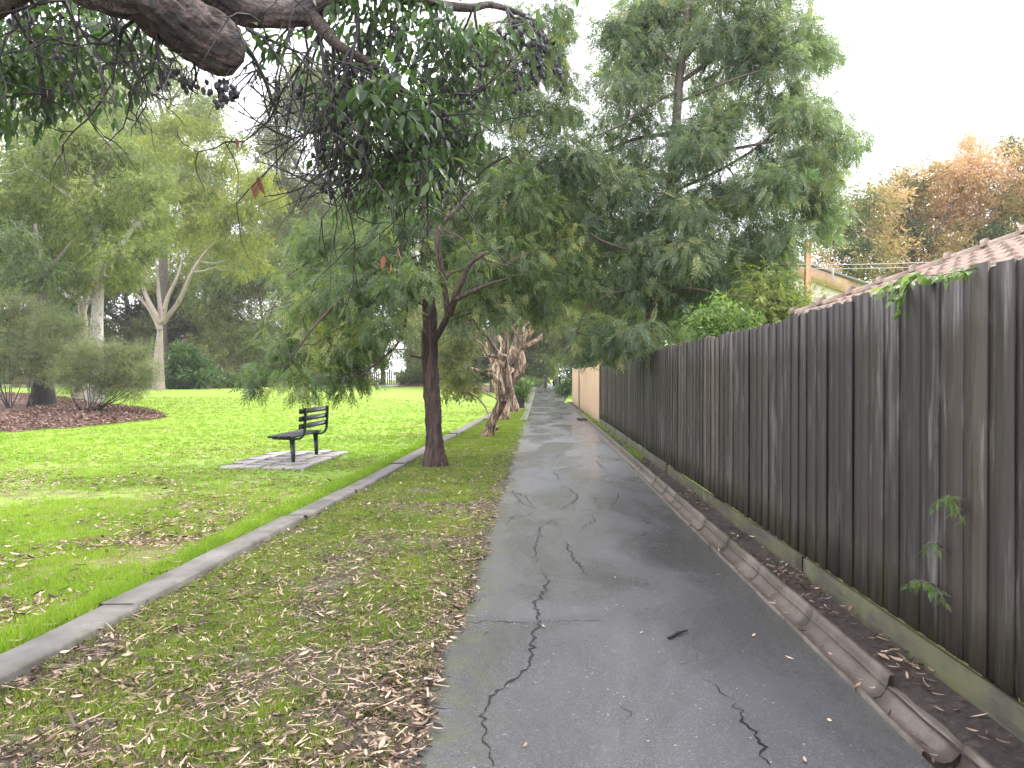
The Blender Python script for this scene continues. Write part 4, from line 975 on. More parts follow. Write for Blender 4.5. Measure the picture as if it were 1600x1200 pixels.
# ================================================================== TWISTED TREES on the verge
def twisted(k, base, trunks, clumps, label, seed, per=240, tk=16, n_=0):
    return tree('gnarled_tree', label, 'tree', base, trunks, clumps, M['olive'], M['bark_twist'], TS, per, .26, seed, 'gnarled trees along the verge', .7, 8, .2, .22, .1, .9, .6, twigs=.4, tk=tk, limb_r=.03, freq=2.6)
def z7(a, b): return (a / 5.455 + 690, b / 5.455 + 480)
def zt(lst, Y): return [W(*z7(a, b), Y) for a, b in lst]
Y = 18.9; b = zt([(390, 1110)], Y)[0]
T = [(zt([(388, 1125), (400, 1070), (440, 960), (490, 850), (535, 760), (562, 690), (570, 620), (555, 540), (545, 450), (545, 340), (548, 220), (540, 110)], Y), [.21, .15, .115, .12, .125, .11, .085, .08, .075, .065, .055, .04]),
     (zt([(520, 800), (505, 690), (470, 620), (425, 585), (350, 565), (300, 540), (235, 512)], Y - .3), [.10, .09, .075, .065, .05, .045, .02]),
     (zt([(350, 565), (390, 535), (430, 548)], Y - .3), [.05, .04, .03]),
     (zt([(500, 430), (460, 420), (400, 412), (375, 380), (330, 310), (250, 245)], Y), [.08, .05, .04, .035, .03, .015]),
     (zt([(545, 440), (480, 400), (440, 340), (390, 260), (330, 190), (270, 130), (200, 100)], Y - .2), [.09, .07, .06, .055, .055, .045, .02]),
     (zt([(270, 140), (220, 145), (165, 155)], Y - .2), [.03, .025, .012]),
     (zt([(440, 960), (420, 990), (480, 1040)], Y + .1), [.08, .08, .05])]
cl = PC([(720, 470, 22), (760, 465, 24), (715, 530, 20), (700, 555, 24), (715, 585, 22), (735, 605, 14), (700, 600, 18), (770, 440, 30), (810, 450, 30), (740, 440, 26)], Y, 1, .8, 61)
twisted(0, (b.x, Y, 0), T, cl, 'nearest gnarled tree, leaning right, with peeling orange and cream bark', 61)
Y = 26.5
T = [(zt([(530, 985), (535, 900), (520, 800), (490, 700), (470, 600), (480, 520), (500, 440), (520, 330), (480, 240)], Y), [.24, .20, .19, .20, .21, .20, .15, .09, .05]),
     (zt([(480, 540), (560, 470), (600, 430), (640, 360), (650, 260), (600, 180)], Y), [.14, .16, .12, .09, .07, .04]),
     (zt([(430, 560), (440, 480), (400, 400), (380, 300)], Y), [.12, .1, .06, .03])]
cl = PC([(785, 460, 24), (820, 460, 24), (850, 465, 22)], Y, 1, 1.0, 62)
p = zt([(530, 985)], Y)[0]; twisted(1, (p.x, Y, 0), T, cl, 'middle gnarled tree with a fat yellowish trunk behind the leaning one', 62)
Y = 33
T = [(zt([(612, 900), (608, 830), (585, 730), (580, 660), (610, 600), (640, 540), (655, 470), (655, 380), (680, 280), (730, 200), (790, 130), (850, 60)], Y), [.28, .22, .20, .22, .28, .32, .31, .27, .25, .24, .19, .10]),
     (zt([(600, 560), (560, 500), (600, 420), (615, 350), (640, 260), (660, 170)], Y - .3), [.22, .18, .16, .15, .1, .06]),
     (zt([(690, 345), (760, 310), (830, 270), (880, 225), (935, 165)], Y - .2), [.12, .11, .10, .08, .03]),
     (zt([(700, 240), (790, 190), (860, 140), (910, 130)], Y), [.12, .12, .08, .03])]
cl = PC([(860, 500, 22), (880, 480, 26), (845, 460, 30), (820, 440, 30), (880, 450, 30), (900, 500, 22)], Y, 1, 1.2, 63)
p = zt([(612, 900)], Y)[0]; twisted(2, (p.x, Y, 0), T, cl, 'farthest gnarled tree with a swollen pale limb rising to the right', 63)

# small plants by the path
def plant(name, label, cat, Y, px, py, cl, matl, tm, per, size, seed, group=None, droop=.0, stems=5, stem_r=.012, dy=.2, twm='twig'):
    base = W(px, py, Y); bz = min(base.z, float(gz(base.x, Y)) + .05); root = empty(name, (base.x, Y, bz), label, cat, group); r = np.random.default_rng(seed)
    C_ = PC(cl, Y, 1, dy, seed); tips = []
    V, Q, va = foliage(C_, tm, per, size, seed, droop, 6, .3, .1, .9, .5, None, tips); np_mesh('leaves', V, Q, matl, root, va)
    sb = MB(); B0 = np.array([base.x, Y, bz])
    for c, rad in C_: sb.tube(jig(B0 + r.normal(size=3) * [.04, .04, 0], c, 4, .05, r), [stem_r, stem_r * .8, stem_r * .6, stem_r * .5, stem_r * .3], 5, 2)
    for c, t in tips:
        if r.random() < .4: sb.tube([c, t], [stem_r * .35, stem_r * .2], 3, 1)
    sb.build('stems', M[twm], root)
    return root
plant('leafy_bush', 'small bright lime green bush on the verge beyond the gnarled trees', 'bush', 38, 811, 638, [(812, 606, 12), (820, 600, 10), (806, 612, 9), (815, 618, 9), (808, 598, 8)], M['bright'], TST, 150, .22, 71, stem_r=.03)
MB_ = MB()
q = G(811, 638); tag(MB().tube([(q.x, q.y, q.z - .1), (q.x + .02, q.y, q.z + .35), (q.x, q.y, q.z + .55)], [.28, .24, .18], 10, 3, .3).build('tree_stump', M['char'], None, True), 'dark stubby stump under the lime green bush', 'stump')
plant('strap_leaf_clump', 'dark green leafy clump against the far end of the tan wall', 'plant', 48, 884, 616, [(884, 606, 8), (892, 600, 8), (878, 611, 5)], M['deep'], TST, 160, .32, 72, stem_r=.02)
plant('ground_shrub', 'low grey green shrub spreading left of the far path end', 'bush', 84, 835, 604, [(820, 597, 9), (835, 597, 9), (848, 598, 7)], M['mid'], TST, 150, .4, 73, stem_r=.03)

# plants over the fence
plant('fence_shrub', 'bright green leafy shrub peeking over the paling fence', 'bush', 10.6, 1140, 600, [(1105, 505, 24), (1135, 490, 26), (1150, 515, 22), (1120, 530, 20), (1165, 500, 18), (1090, 525, 16), (1100, 480, 12)], M['bright'], TST, 90, .13, 81, stem_r=.015, droop=.1)
plant('grassy_shrub', 'pale green willowy shrub behind the fence just left of the tiled roof', 'bush', 11.8, 1215, 600, [(1190, 478, 26), (1215, 470, 28), (1240, 480, 22), (1240, 468, 16), (1275, 468, 9), (1180, 505, 20), (1230, 505, 18), (1215, 500, 22), (1195, 440, 22)], M['acacia'], TS, 150, .2, 82, stem_r=.015, droop=.3)
def sprig(px, py, label, items, leafmat='bright', size=.09, x=None):
    """a climbing shoot poking out between the palings"""
    D = (FX - .04) * 1200 / (px - 845); a = W(px, py, D); a.x = FX - .03; root = empty('climber_shoot', tuple(a), label, 'plant', 'green shoots growing through the fence'); r = np.random.default_rng(int(px)); sb = MB(); PP = []; DD = []
    for (dx, dz, out) in items:
        e = a + Vector((-out, -dx * D / 1200 * .4, -dz * D / 1200)); e.y = a.y - (dx / 1200 * D) * 1.6
        mid = (a + e) / 2 + Vector((-.02, 0, .03)); P, _ = smooth_path([a, mid, e], .002, 4); sb.tube([a, mid, e], [.004, .003, .0018], 5, 4)
        for i, p in enumerate(P[2:]):
            for s in (-1, 1): PP.append(p); DD.append(np.array([-.4 + r.normal() * .3, s * .8 - dx * .01, -.35 + r.normal() * .2]))
        PP.append(P[-1]); DD.append(P[-1] - P[-2])
    V, Q, va = place(TF, np.array(PP), np.array(DD), np.full(len(PP), size * .8) * r.uniform(.6, 1.3, len(PP)), r.uniform(.4, .9, len(PP)), r)
    sb.tube([a + Vector((.02, 0, -.03)), a + Vector((-.004, 0, .0))], [.006, .006], 6, 2); sb.build('stems', M['twig_grey'], root); np_mesh('leaves', V, Q, M[leafmat], root, va)
sprig(1482, 788, 'topmost ferny shoot growing through the fence', [(-14, 10, .08), (14, 8, .06), (4, -10, .05), (24, 14, .05)], size=.05)
sprig(1458, 856, 'middle small ferny shoot growing through the fence', [(-10, 6, .06), (12, 2, .05)], size=.04)
sprig(1452, 920, 'lowest and widest ferny shoot growing through the fence', [(-30, 8, .08), (-14, 0, .07), (10, -2, .06), (32, 6, .05)], size=.05)
def top_creeper():
    D = 3.95; a = W(1410, 458, D); root = empty('creeper', (FX, D, 1.94), 'light green creeper spilling over the fence top in front of the tiled roof', 'plant'); r = np.random.default_rng(5); sb = MB(); PP = []; DD = []
    for (p0, p1, p2) in (((1418, 436), (1412, 450), (1408, 492)), ((1418, 436), (1402, 452), (1398, 470)), ((1418, 436), (1395, 444), (1372, 462)), ((1470, 430), (1440, 430), (1418, 436)), ((1540, 415), (1500, 424), (1470, 430))):
        pts = []
        for j, (x, y) in enumerate((p0, p1, p2)):
            d_ = (FX + (.06, -.03, -.06)[j]) * 1200 / (x - 845); pts.append(W(x, y, d_))
        sb.tube(pts, [.003, .0025, .0015], 4, 5); P, _ = smooth_path(pts, .002, 6)
        for p in P[1:]:
            for s in (-1, 1): PP.append(p + r.normal(size=3) * .01); DD.append(np.array([-.5 + r.normal() * .4, s * .7, -.55 + r.normal() * .3]))
    V, Q, va = place(TB, np.array(PP), np.array(DD), r.uniform(.035, .075, len(PP)), r.uniform(.3, 1, len(PP)), r)
    sb.build('stems', M['twig_grey'], root); np_mesh('leaves', V, Q, M['bright'], root, va)
top_creeper()

# ================================================================== TREES on the left of the lawn
def gpt(px, py, Y):
    p = W(px, py, Y); return (p.x, Y, float(gz(p.x, Y)) - .1)
def far_tree(name, label, px, Y, trunk, limbs, cl, lm, bm, seed, per=260, size=.45, tm=None, r0=.3, group=None, droop=.3, tuft=7, spread=.22, dy=1.5, vhi=.9, vlo=.1, limb_r=.08, tk=12, twigs=.12, vfun=None, k=1.0):
    base = gpt(px, 600, Y); pts = [base] + [W(a, b, Y) for a, b in trunk]
    T = [(pts, list(np.linspace(r0, r0 * .18, len(pts))))]
    for L in limbs: T.append(([W(a, b, Y + random.Random(seed + a).uniform(-.5, .5)) for a, b in L], list(np.linspace(r0 * .45, r0 * .10, len(L)))))
    C_ = PC(cl, Y, k, dy, seed) if not callable(cl) else cl()
    return tree(name, label, 'tree', base, T, C_, lm, bm, tm or TST, per, size, seed, group, droop, tuft, spread, .10, vlo, vhi, .5, vfun, twigs, tk, limb_r, anchor_min=.4)

# white spotted gum with the light leafy crown at far left
far_tree('spotted_gum', 'white trunked gum with dark spots and a wide light green crown at left', 150, 33, [(150, 560), (152, 490), (156, 420), (150, 350), (140, 260)],
         [[(156, 430), (190, 380), (230, 330), (260, 300)], [(152, 470), (120, 470), (85, 445), (60, 400)], [(150, 350), (100, 300), (40, 260)], [(145, 300), (170, 240), (180, 200)]],
         [(30, 250, 52), (90, 240, 52), (150, 235, 46), (200, 250, 40), (230, 290, 34), (20, 320, 52), (90, 320, 52), (150, 310, 50), (205, 340, 46), (250, 335, 26), (30, 380, 46), (90, 385, 40), (150, 380, 36), (190, 400, 34), (60, 430, 30), (175, 430, 20), (10, 430, 36), (120, 200, 30), (60, 190, 36), (-50, 300, 60), (-60, 400, 60), (205, 430, 20), (240, 380, 22), (120, 430, 22)],
         M['acacia'], M['bark_white'], 101, per=600, size=.42, tm=TS, r0=.36, droop=.6, dy=2.0)
far_tree('spotted_gum', 'second pale trunk close behind the white spotted gum', 126, 38, [(128, 560), (130, 500), (120, 450), (100, 400)], [[(122, 460), (100, 440), (85, 420)], [(130, 490), (145, 440), (165, 400)]],
         [(80, 400, 30), (120, 380, 30), (165, 390, 26), (60, 350, 36), (140, 340, 36)], M['acacia'], M['bark_pale'], 102, per=220, size=.42, tm=TS, r0=.34, droop=.6)
# fire-blackened trunk
b = gpt(68, 612, 30)
far_tree('blackbutt', 'grey trunk with a charred black base among the left shrubs', 68, 30, [(67, 600), (66, 575), (64, 500), (66, 440), (60, 400), (55, 350)], [[(66, 450), (80, 420), (110, 380)]],
         [(20, 480, 26), (60, 420, 30), (20, 420, 34), (90, 430, 24), (100, 470, 20), (20, 370, 30)], M['mid'], M['bark_grey'], 103, per=240, size=.35, tm=TS, r0=.34, droop=.5)
tb = bpy.data.objects[-1] if False else [o for o in COL.objects if o.name.startswith('blackbutt')][0]
MB().tube([(b[0], b[1], b[2]), (b[0] - .01, b[1], b[2] + .45), (b[0] - .02, b[1], b[2] + .95), (b[0] - .02, b[1], b[2] + 1.15)], [.50, .44, .41, .36], 16, 5, .12).build('charred_base', M['char'], tb, True)
# pale many-limbed gum
far_tree('lemon_gum', 'smooth pale gum with limbs fanning from one fork, in mulch beyond the lawn', 248, 52, [(248, 560), (250, 520), (252, 500)],
         [[(250, 515), (235, 485), (215, 462), (205, 450)], [(251, 505), (232, 470), (222, 445), (212, 425), (215, 400)], [(252, 500), (248, 460), (246, 430), (240, 380)], [(253, 502), (262, 465), (278, 430), (285, 400)], [(254, 505), (280, 470), (300, 425), (320, 395), (345, 370)], [(222, 448), (228, 430), (226, 410)]],
         [(250, 360, 30), (300, 350, 34), (345, 340, 34), (380, 320, 30), (395, 370, 26), (360, 385, 26), (330, 300, 34), (280, 300, 34), (240, 290, 34), (350, 255, 30), (400, 280, 28), (300, 240, 34), (250, 230, 34), (330, 205, 26), (370, 225, 22), (390, 330, 26), (220, 370, 24), (205, 410, 20), (400, 410, 20), (270, 190, 30), (420, 310, 26), (370, 420, 16)],
         M['yellow'], M['bark_pale'], 104, per=300, size=.55, tm=TS, r0=.42, droop=.7, dy=2.5, limb_r=.10, k=.9)
# background trees closing the view: px, distance, crown box (px,py,rx,ry), clumps, leaves, label
BG = [('broad_tree', 25, 66, (20, 470, 90, 90), 22, 'mid', 'TST', 'dull green tree behind the left shrubs at the picture edge', .3),
      ('broad_tree', 200, 78, (190, 470, 110, 70), 30, 'olive', 'TST', 'olive tree with black limbs behind the pale gums', .6),
      ('broad_tree', 330, 80, (335, 470, 80, 90), 26, 'yellow', 'TS', 'weeping golden green tree right of the round dark bush', .3),
      ('broad_tree', 410, 72, (400, 480, 90, 90), 30, 'acacia', 'TS', 'pale green tree above the far lawn edge behind the bench', .3),
      ('broad_tree', 480, 84, (470, 400, 90, 110), 26, 'olive', 'TS', 'tall olive tree behind the hanging ferny branches', .4),
      ('broad_tree', 598, 76, (600, 480, 60, 90), 22, 'yellow', 'TS', 'golden green street tree standing in front of the slatted fence', .26),
      ('broad_tree', 540, 96, (540, 430, 80, 110), 22, 'mid', 'TST', 'mid green tree beyond the parked van', .4),
      ('broad_tree', 690, 62, (690, 520, 60, 60), 20, 'olive', 'TS', 'pale stemmed olive tree behind the nearest trunk', .35),
      ('broad_tree', 750, 88, (750, 500, 60, 80), 20, 'mid', 'TST', 'green tree behind the gnarled trees', .4),
      ('broad_tree', 868, 100, (870, 480, 60, 90), 30, 'yellow', 'TST', 'golden green tree standing in the grass past the bollards', .4),
      ('broad_tree', 785, 90, (825, 530, 50, 55), 18, 'acacia', 'TST', 'dense green tree left of the far bollards', .3),
      ('broad_tree', 920, 70, (925, 500, 50, 65), 24, 'olive', 'TS', 'olive tree hanging over the far tan wall', .35),
      ('broad_tree', 985, 60, (985, 540, 50, 50), 16, 'yellow', 'TST', 'yellowish tree over the far fence capping', .3),
      ('broad_tree', 300, 95, (260, 330, 90, 90), 22, 'acacia', 'TST', 'tall light green tree rising behind the lemon gum', .5),
      ('broad_tree', 120, 95, (90, 380, 120, 100), 22, 'olive', 'TST', 'tall hazy tree behind the spotted gum', .5),
      ('broad_tree', 640, 100, (640, 380, 90, 110), 24, 'mid', 'TST', 'tall tree seen through the nearest tree crown', .5),
      ('broad_tree', 780, 110, (790, 360, 90, 120), 26, 'mid', 'TST', 'tall tree closing the view above the gnarled trees', .5),
      ('broad_tree', 1080, 75, (1090, 470, 80, 70), 20, 'mid', 'TST', 'dark tree beyond the silky oak trunk', .4),
      ('broad_tree', 50, 60, (60, 190, 150, 120), 32, 'acacia', 'TS', 'tallest light green tree over the left picture edge', .45),
      ('broad_tree', 255, 70, (235, 165, 100, 90), 28, 'acacia', 'TS', 'upright pale green tree above the lemon gum crown', .45),
      ('broad_tree', 500, 70, (480, 230, 80, 150), 34, 'olive', 'TS', 'loose olive tree showing left of the nearest tree crown', .45),
      ('broad_tree', 772, 60, (850, 400, 70, 90), 22, 'olive', 'TS', 'olive tree arching over the middle of the path', .35),
      ('broad_tree', 960, 50, (940, 400, 60, 90), 20, 'mid', 'TS', 'green tree between the tan wall and the silky oak', .35),
      ('broad_tree', 1190, 60, (1200, 430, 60, 50), 16, 'mid', 'TST', 'green tree left of the orange post', .35)]
TMS = {'TST': TST, 'TS': TS}
for k, (nm, px, Y, (cx, cy_, rx, ry), n, lm, tm, lab, r0) in enumerate(BG):
    r_ = np.random.default_rng(500 + k); cl = []
    for i in range(n):
        a = r_.uniform(0, 2 * np.pi); q = (.25 + .75 * r_.random()) ** .7; cl.append((cx + rx * q * math.cos(a), cy_ + ry * q * math.sin(a), .42 * min(rx, ry) * r_.uniform(.7, 1.2)))
    lim = [[(px, min(cy_ + ry * .6, 585)), (cx - rx * .4, cy_), (cx - rx * .7, cy_ - ry * .4)], [(px, min(cy_ + ry * .6, 585)), (cx + rx * .3, cy_), (cx + rx * .6, cy_ - ry * .5)]]
    far_tree(nm, lab, px, Y, [(px, min(cy_ + ry * .8, 588)), (px, cy_ + ry * .2), (cx, cy_ - ry * .5)], lim, cl, M[lm], M['bark_grey'], 300 + k, per=400, size=.72 * Y / 80, tm=TMS[tm], r0=r0,
             group='trees closing the view beyond the park', dy=3, droop=.3, tuft=6, spread=.22)
# autumn tree on the right
def avar(P, v):
    z = (P[:, 2] - 7) / 9; n = fbm(P[:, 0] * .5 + 3, P[:, 2] * .5 + P[:, 1] * .3, 3)
    return np.clip(v * .35 + .30 * z + (n - .5) * 1.4 + .30, 0, 1)
cl = [(1330, 360, 40), (1310, 400, 34), (1360, 320, 40), (1400, 300, 36), (1395, 350, 44), (1440, 290, 34), (1440, 340, 46), (1490, 300, 44), (1510, 245, 30), (1540, 270, 34), (1500, 350, 46), (1560, 320, 46), (1600, 280, 46), (1620, 340, 50), (1370, 390, 40), (1430, 395, 40), (1480, 400, 40), (1550, 380, 40),
      (1660, 300, 60), (1700, 360, 60), (1600, 240, 26), (1580, 230, 20), (1650, 240, 36), (1300, 425, 16), (1350, 425, 24), (1305, 340, 18), (1480, 262, 20), (1515, 222, 12), (1400, 430, 40), (1470, 440, 40)]
far_tree('autumn_tree', 'large tree turning orange and red above the terracotta roof', 1450, 46, [(1450, 520), (1450, 450), (1460, 380), (1500, 300)], [[(1450, 450), (1400, 390), (1360, 340)], [(1455, 420), (1540, 360), (1600, 300)], [(1460, 400), (1420, 340), (1410, 300)]],
         cl, M['autumn'], M['twig_grey'], 401, per=620, size=.42, tm=TST, r0=.4, dy=2.5, vfun=avar, k=1.2, twigs=.3)

# ================================================================== SHRUBS on the mulch bed
def shrub(name, label, Y, px, py, cl, lm, seed, per=260, size=.30, tm=TSN, stem_r=.02, group=None, droop=-.35, dy=.6, stems='twig'):
    base = gpt(px, py, Y); base = (base[0], Y, base[2] + .08); root = empty(name, base, label, 'shrub', group); r = np.random.default_rng(seed); C_ = PC(cl, Y, 1, dy, seed); tips = []
    V, Q, va = foliage(C_, tm, per, size, seed, droop, 7, .32, .1, .95, .6, None, tips); np_mesh('foliage', V, Q, lm, root, va)
    sb = MB(); B0 = np.array(base)
    for c, rad in C_:
        m = B0 * .45 + np.array(c) * .55; m[2] = B0[2] * .62 + c[2] * .38
        sb.tube([B0 + r.normal(size=3) * [.10, .10, 0], m + r.normal(size=3) * .08, c], [stem_r, stem_r * .7, stem_r * .35], 5, 4)
    for c, t in tips:
        if r.random() < .5: sb.tube(jig(c, t, 2, .06, r), [stem_r * .3, stem_r * .2, stem_r * .12], 3, 1)
    sb.build('stems', M[stems], root)
shrub('wispy_shrub', 'wispy grey green shrub with fanning stems at the front of the mulch bed', 26.5, 138, 640, [(140, 560, 24), (170, 555, 24), (120, 575, 24), (195, 575, 24), (150, 590, 24), (100, 590, 16), (220, 590, 20), (180, 600, 22), (205, 560, 18), (125, 545, 14), (160, 615, 14), (215, 610, 14), (110, 605, 14), (240, 575, 10), (230, 545, 12)], M['feather'], 201)
shrub('wispy_shrub', 'tall dark stemmed wispy shrub at the left edge of the mulch bed', 28, 14, 616, [(0, 560, 30), (30, 540, 30), (10, 500, 28), (-30, 540, 34), (40, 580, 20), (20, 470, 22), (-20, 480, 30), (0, 590, 20)], M['feather'], 202, per=300)
shrub('wispy_shrub', 'yellowish wispy shrub in front of the charred trunk', 28.5, 43, 618, [(60, 520, 30), (90, 510, 28), (85, 550, 30), (50, 560, 24), (110, 550, 24), (105, 530, 22), (70, 580, 18), (120, 510, 20), (45, 590, 14), (70, 490, 22), (115, 580, 14)], M['feather'], 203, per=300)
shrub('round_bush', 'dense rounded dark green bush beside the pale gum', 55, 290, 605, [(270, 580, 18), (290, 565, 20), (310, 575, 18), (325, 588, 13), (275, 595, 14), (300, 592, 16), (285, 550, 13), (258, 590, 11)], M['deep'], 204, per=380, size=.5, tm=TST, droop=0)
shrub('low_bush', 'low dark bush right of the dense rounded bush', 58, 350, 604, [(340, 594, 12), (358, 592, 12), (375, 596, 9)], M['mid'], 205, per=260, size=.5, tm=TST, droop=0)
shrub('low_bush', 'small green bush between the far gum trunks', 60, 195, 602, [(190, 560, 18), (215, 555, 16), (205, 580, 18), (180, 585, 16), (225, 585, 14)], M['mid'], 206, per=260, size=.5, tm=TST, droop=0)
shrub('low_bush', 'dark bush under the weeping trees behind the bench', 64, 410, 603, [(395, 585, 16), (420, 580, 16), (445, 588, 13), (470, 590, 12)], M['deep'], 207, per=260, size=.5, tm=TST, droop=0)
shrub('low_bush', 'green bush left of the nearest trunk in the far mulch', 66, 620, 603, [(632, 590, 10), (645, 585, 12), (660, 588, 12)], M['mid'], 208, per=240, size=.5, tm=TST, droop=0)
shrub('low_bush', 'dark green bush behind the nearest gnarled tree', 60, 735, 603, [(730, 590, 14), (750, 585, 14), (710, 588, 12)], M['deep'], 209, per=280, size=.5, tm=TST, droop=0)
# dense hedging mass beyond everything, one thing nobody could count
def thicket():
    r = np.random.default_rng(9); C_ = []
    for px in list(range(-160, 560, 26)) + list(range(660, 850, 24)) + list(range(880, 1060, 26)):
        Y = 104 + r.uniform(-4, 6); p = W(px, 575 - r.uniform(0, 30), Y); C_.append((p, (2.3, 1.6, 2.6)))
        p = W(px + 10, 592, Y - 2); C_.append((p, (2.3, 1.5, 1.8)))
    V, Q, va = foliage(C_, TST, 200, 1.0, 9, .1, 6, .3, .1, .8, .5)
    tag(np_mesh('far_thicket', V, Q, M['mid'], None, va), 'continuous dim green undergrowth closing the view beyond the park', 'undergrowth', kind='stuff')
thicket()

# ================================================================== STREET at the far side of the lawn
def slat_fence():
    A = W(575, 590, 84); B_ = W(672, 590, 84); root = empty('slat_fence', (A.x, 84, float(gz(A.x, 84))), 'pale grey slatted fence across the street beyond the lawn', 'fence'); z0 = float(gz(A.x, 80)); b = MB()
    for x in np.arange(A.x, B_.x, .24): b.box((x, 84, z0 + .75), (.15, .03, 1.5))
    b.build('slats', M['fence_grey'], root); b = MB()
    for x in np.arange(A.x, B_.x, 2.4): MB().box((x, 84.06, z0 + .85), (.14, .1, 1.7)).build('post', M['fence_grey'], root)
slat_fence()
tag(MB().box((W(610, 592, 74).x, 74, float(gz(-14, 74)) + .02), (9, .45, .22), bev=.03).build('street_kerb', M['pale_conc']), kind='structure')
def van():
    Y = 78; c = W(533, 585, Y); z0 = float(gz(c.x, Y)) + .05; root = empty('parked_van', (c.x, Y, z0), 'white van parked on the street beyond the lawn', 'van')
    V = []; prof = [(-2.4, .35), (2.4, .35), (2.45, .95), (1.75, 1.15), (1.2, 1.9), (-2.3, 2.0), (-2.42, 1.0)]; n = len(prof)
    for y in (-.9, .9):
        for x, z in prof: V.append([c.x + x, Y + y * (.92 if z > 1.5 else 1), z0 + z])
    o = MB(); bm_T = [[0, i, i + 1] for i in range(1, n - 1)] + [[n, n + i + 1, n + i] for i in range(1, n - 1)]
    o.add(V, [[i, n + i, n + (i + 1) % n, (i + 1) % n] for i in range(n)], bm_T); o.build('body', M['white'], root)
    for x0, x1 in ((-2.1, -.7), (-.6, .4)):
        MB().box((c.x + (x0 + x1) / 2, Y - .90, z0 + 1.5), (x1 - x0, .03, .5)).build('window', M['glass'], root)
    np_mesh('windscreen', [[c.x + 1.76, Y - .8, z0 + 1.18], [c.x + 1.76, Y + .8, z0 + 1.18], [c.x + 1.24, Y + .75, z0 + 1.85], [c.x + 1.24, Y - .75, z0 + 1.85]], np.array([[0, 1, 2, 3]]), M['glass'], root)
    for x in (-1.5, 1.5):
        for y in (-.82, .82): MB().tube([(c.x + x, Y + y - .1, z0 + .34), (c.x + x, Y + y + .1, z0 + .34)], [.34, .34], 16, 2).build('wheel', M['rubber'], root)
van()
def brick_house():
    c = W(300, 560, 98); z0 = float(gz(c.x, 98)); root = empty('brick_house', (c.x, 98, z0), 'pale pink brick house glimpsed behind the pale gum', 'house')
    MB().box((c.x, 102, z0 + 3.0), (22, 8, 6.4)).build('wall', M['brick'], root)
    A = [[c.x - 11.6, 97.4, z0 + 6.1], [c.x + 11.6, 97.4, z0 + 6.1], [c.x + 11.6, 106.6, z0 + 6.1], [c.x - 11.6, 106.6, z0 + 6.1], [c.x - 7, 102, z0 + 8.6], [c.x + 7, 102, z0 + 8.6]]
    np_mesh('roof', A, [np.array([[0, 1, 5, 4], [2, 3, 4, 5]]), np.array([[1, 2, 5], [3, 0, 4]])], M['greyroof'], root)
    for x in (-8, -3, 3, 8):
        for z in (1.7, 4.6): MB().box((c.x + x, 97.98, z0 + z), (1.6, .08, 1.3)).build('window', M['glass'], root)
brick_house()

# ================================================================== LEAF LITTER and GRASS
def tmpl_litter(seed):
    r = np.random.default_rng(seed); n = 5; V = []; cu = r.uniform(.1, .5); tw = r.uniform(-.6, .6)
    for i in range(n):
        t = i / (n - 1); w = math.sin(math.pi * min(1, t * .92 + .06)) ** .8 * (.075 + .014 * (seed % 5)); a = tw * (t - .5)
        for s in (-1, 0, 1):
            V.append([t, s * w * math.cos(a), cu * (t - .5) ** 2 * .8 + s * w * math.sin(a) + (.05 * abs(s))])
    Q = []
    for i in range(n - 1):
        a = i * 3; Q += [[a, a + 3, a + 4, a + 1], [a + 1, a + 4, a + 5, a + 2]]
    return np.array(V), np.array(Q)
TL = [tmpl_litter(s) for s in range(5)]
TL2 = []
for s in range(3):
    v, q = tmpl_litter(s + 20); v = v.copy(); v[:, 1] *= 2.1; TL2.append((v, q))
def strew(x, y, z, tm, s0, s1, seed, tilt=.22, vfun=None):
    r = np.random.default_rng(seed); n = len(x); a = r.uniform(0, 2 * np.pi, n); D = np.stack([np.cos(a), np.sin(a), r.normal(size=n) * tilt], 1)
    P = np.stack([x, y, z + .006 + np.abs(r.normal(size=n)) * .008], 1); S = r.uniform(s0, s1, n); v = np.clip(r.beta(1.6, 1.6, n), 0, 1) if vfun is None else vfun(r, n)
    return place(tm, P, D, S, v, r)
def sample(n, r, y0, y1, x0f, x1f, p=1.0):
    """points over the ground, thinning with distance"""
    u = r.random(n); y = y0 * (y1 / y0) ** (u ** p); a = r.random(n); return x0f(y) + (x1f(y) - x0f(y)) * a, y
r = np.random.default_rng(55)
# verge litter
x, y = sample(80000, r, 1.1, 26, lambda y: xk(y) + .1, lambda y: edge_l(y) + .04)
d = fbm(x * 2.6, y * 2.6, 4); near_path = np.clip(1 - (edge_l(y) - x) / .45, 0, 1); keep = r.random(len(x)) < np.clip((d - .40) * 2.3, .10, .36) * np.clip(1.25 - y / 22, .12, 1) + near_path * .35 * np.clip(1.2 - y / 14, 0, 1)
x, y = x[keep], y[keep]; z = vz(x, y) + .006 * r.random(len(x))
V1, Q1, v1 = strew(x, y, z, TL + TL2[:1], .020, .068, 1, vfun=lambda r, n: np.clip(r.beta(1.5, 1.9, n), 0, 1))
o = np_mesh('leaf_litter', V1, Q1, M['litter'], None, v1); tag(o, 'curled tan and brown gum leaves scattered over the verge', 'leaf litter', kind='stuff')
x, y = sample(26000, r, 1.1, 16, lambda y: xk(y) + .1, lambda y: edge_l(y) + .02)
def crumbs(x, y, z, seed):
    r = np.random.default_rng(seed); n = len(x); a = r.uniform(0, 6.283, n); L = r.gamma(1.6, .016, n) + .008; w = .0016 + .0016 * r.random(n) + L * .05 * r.random(n)
    B = np.stack([x, y, z + .012 + .012 * r.random(n)], 1); d = np.stack([np.cos(a) * L, np.sin(a) * L, r.normal(size=n) * L * .2], 1); q = np.stack([-np.sin(a) * w, np.cos(a) * w, np.zeros(n)], 1)
    return np.stack([B - q, B + q, B + d + q * .6, B + d - q * .6], 1).reshape(-1, 3), np.arange(4 * n).reshape(-1, 4), np.repeat(r.beta(1.1, 1.5, n), 4)
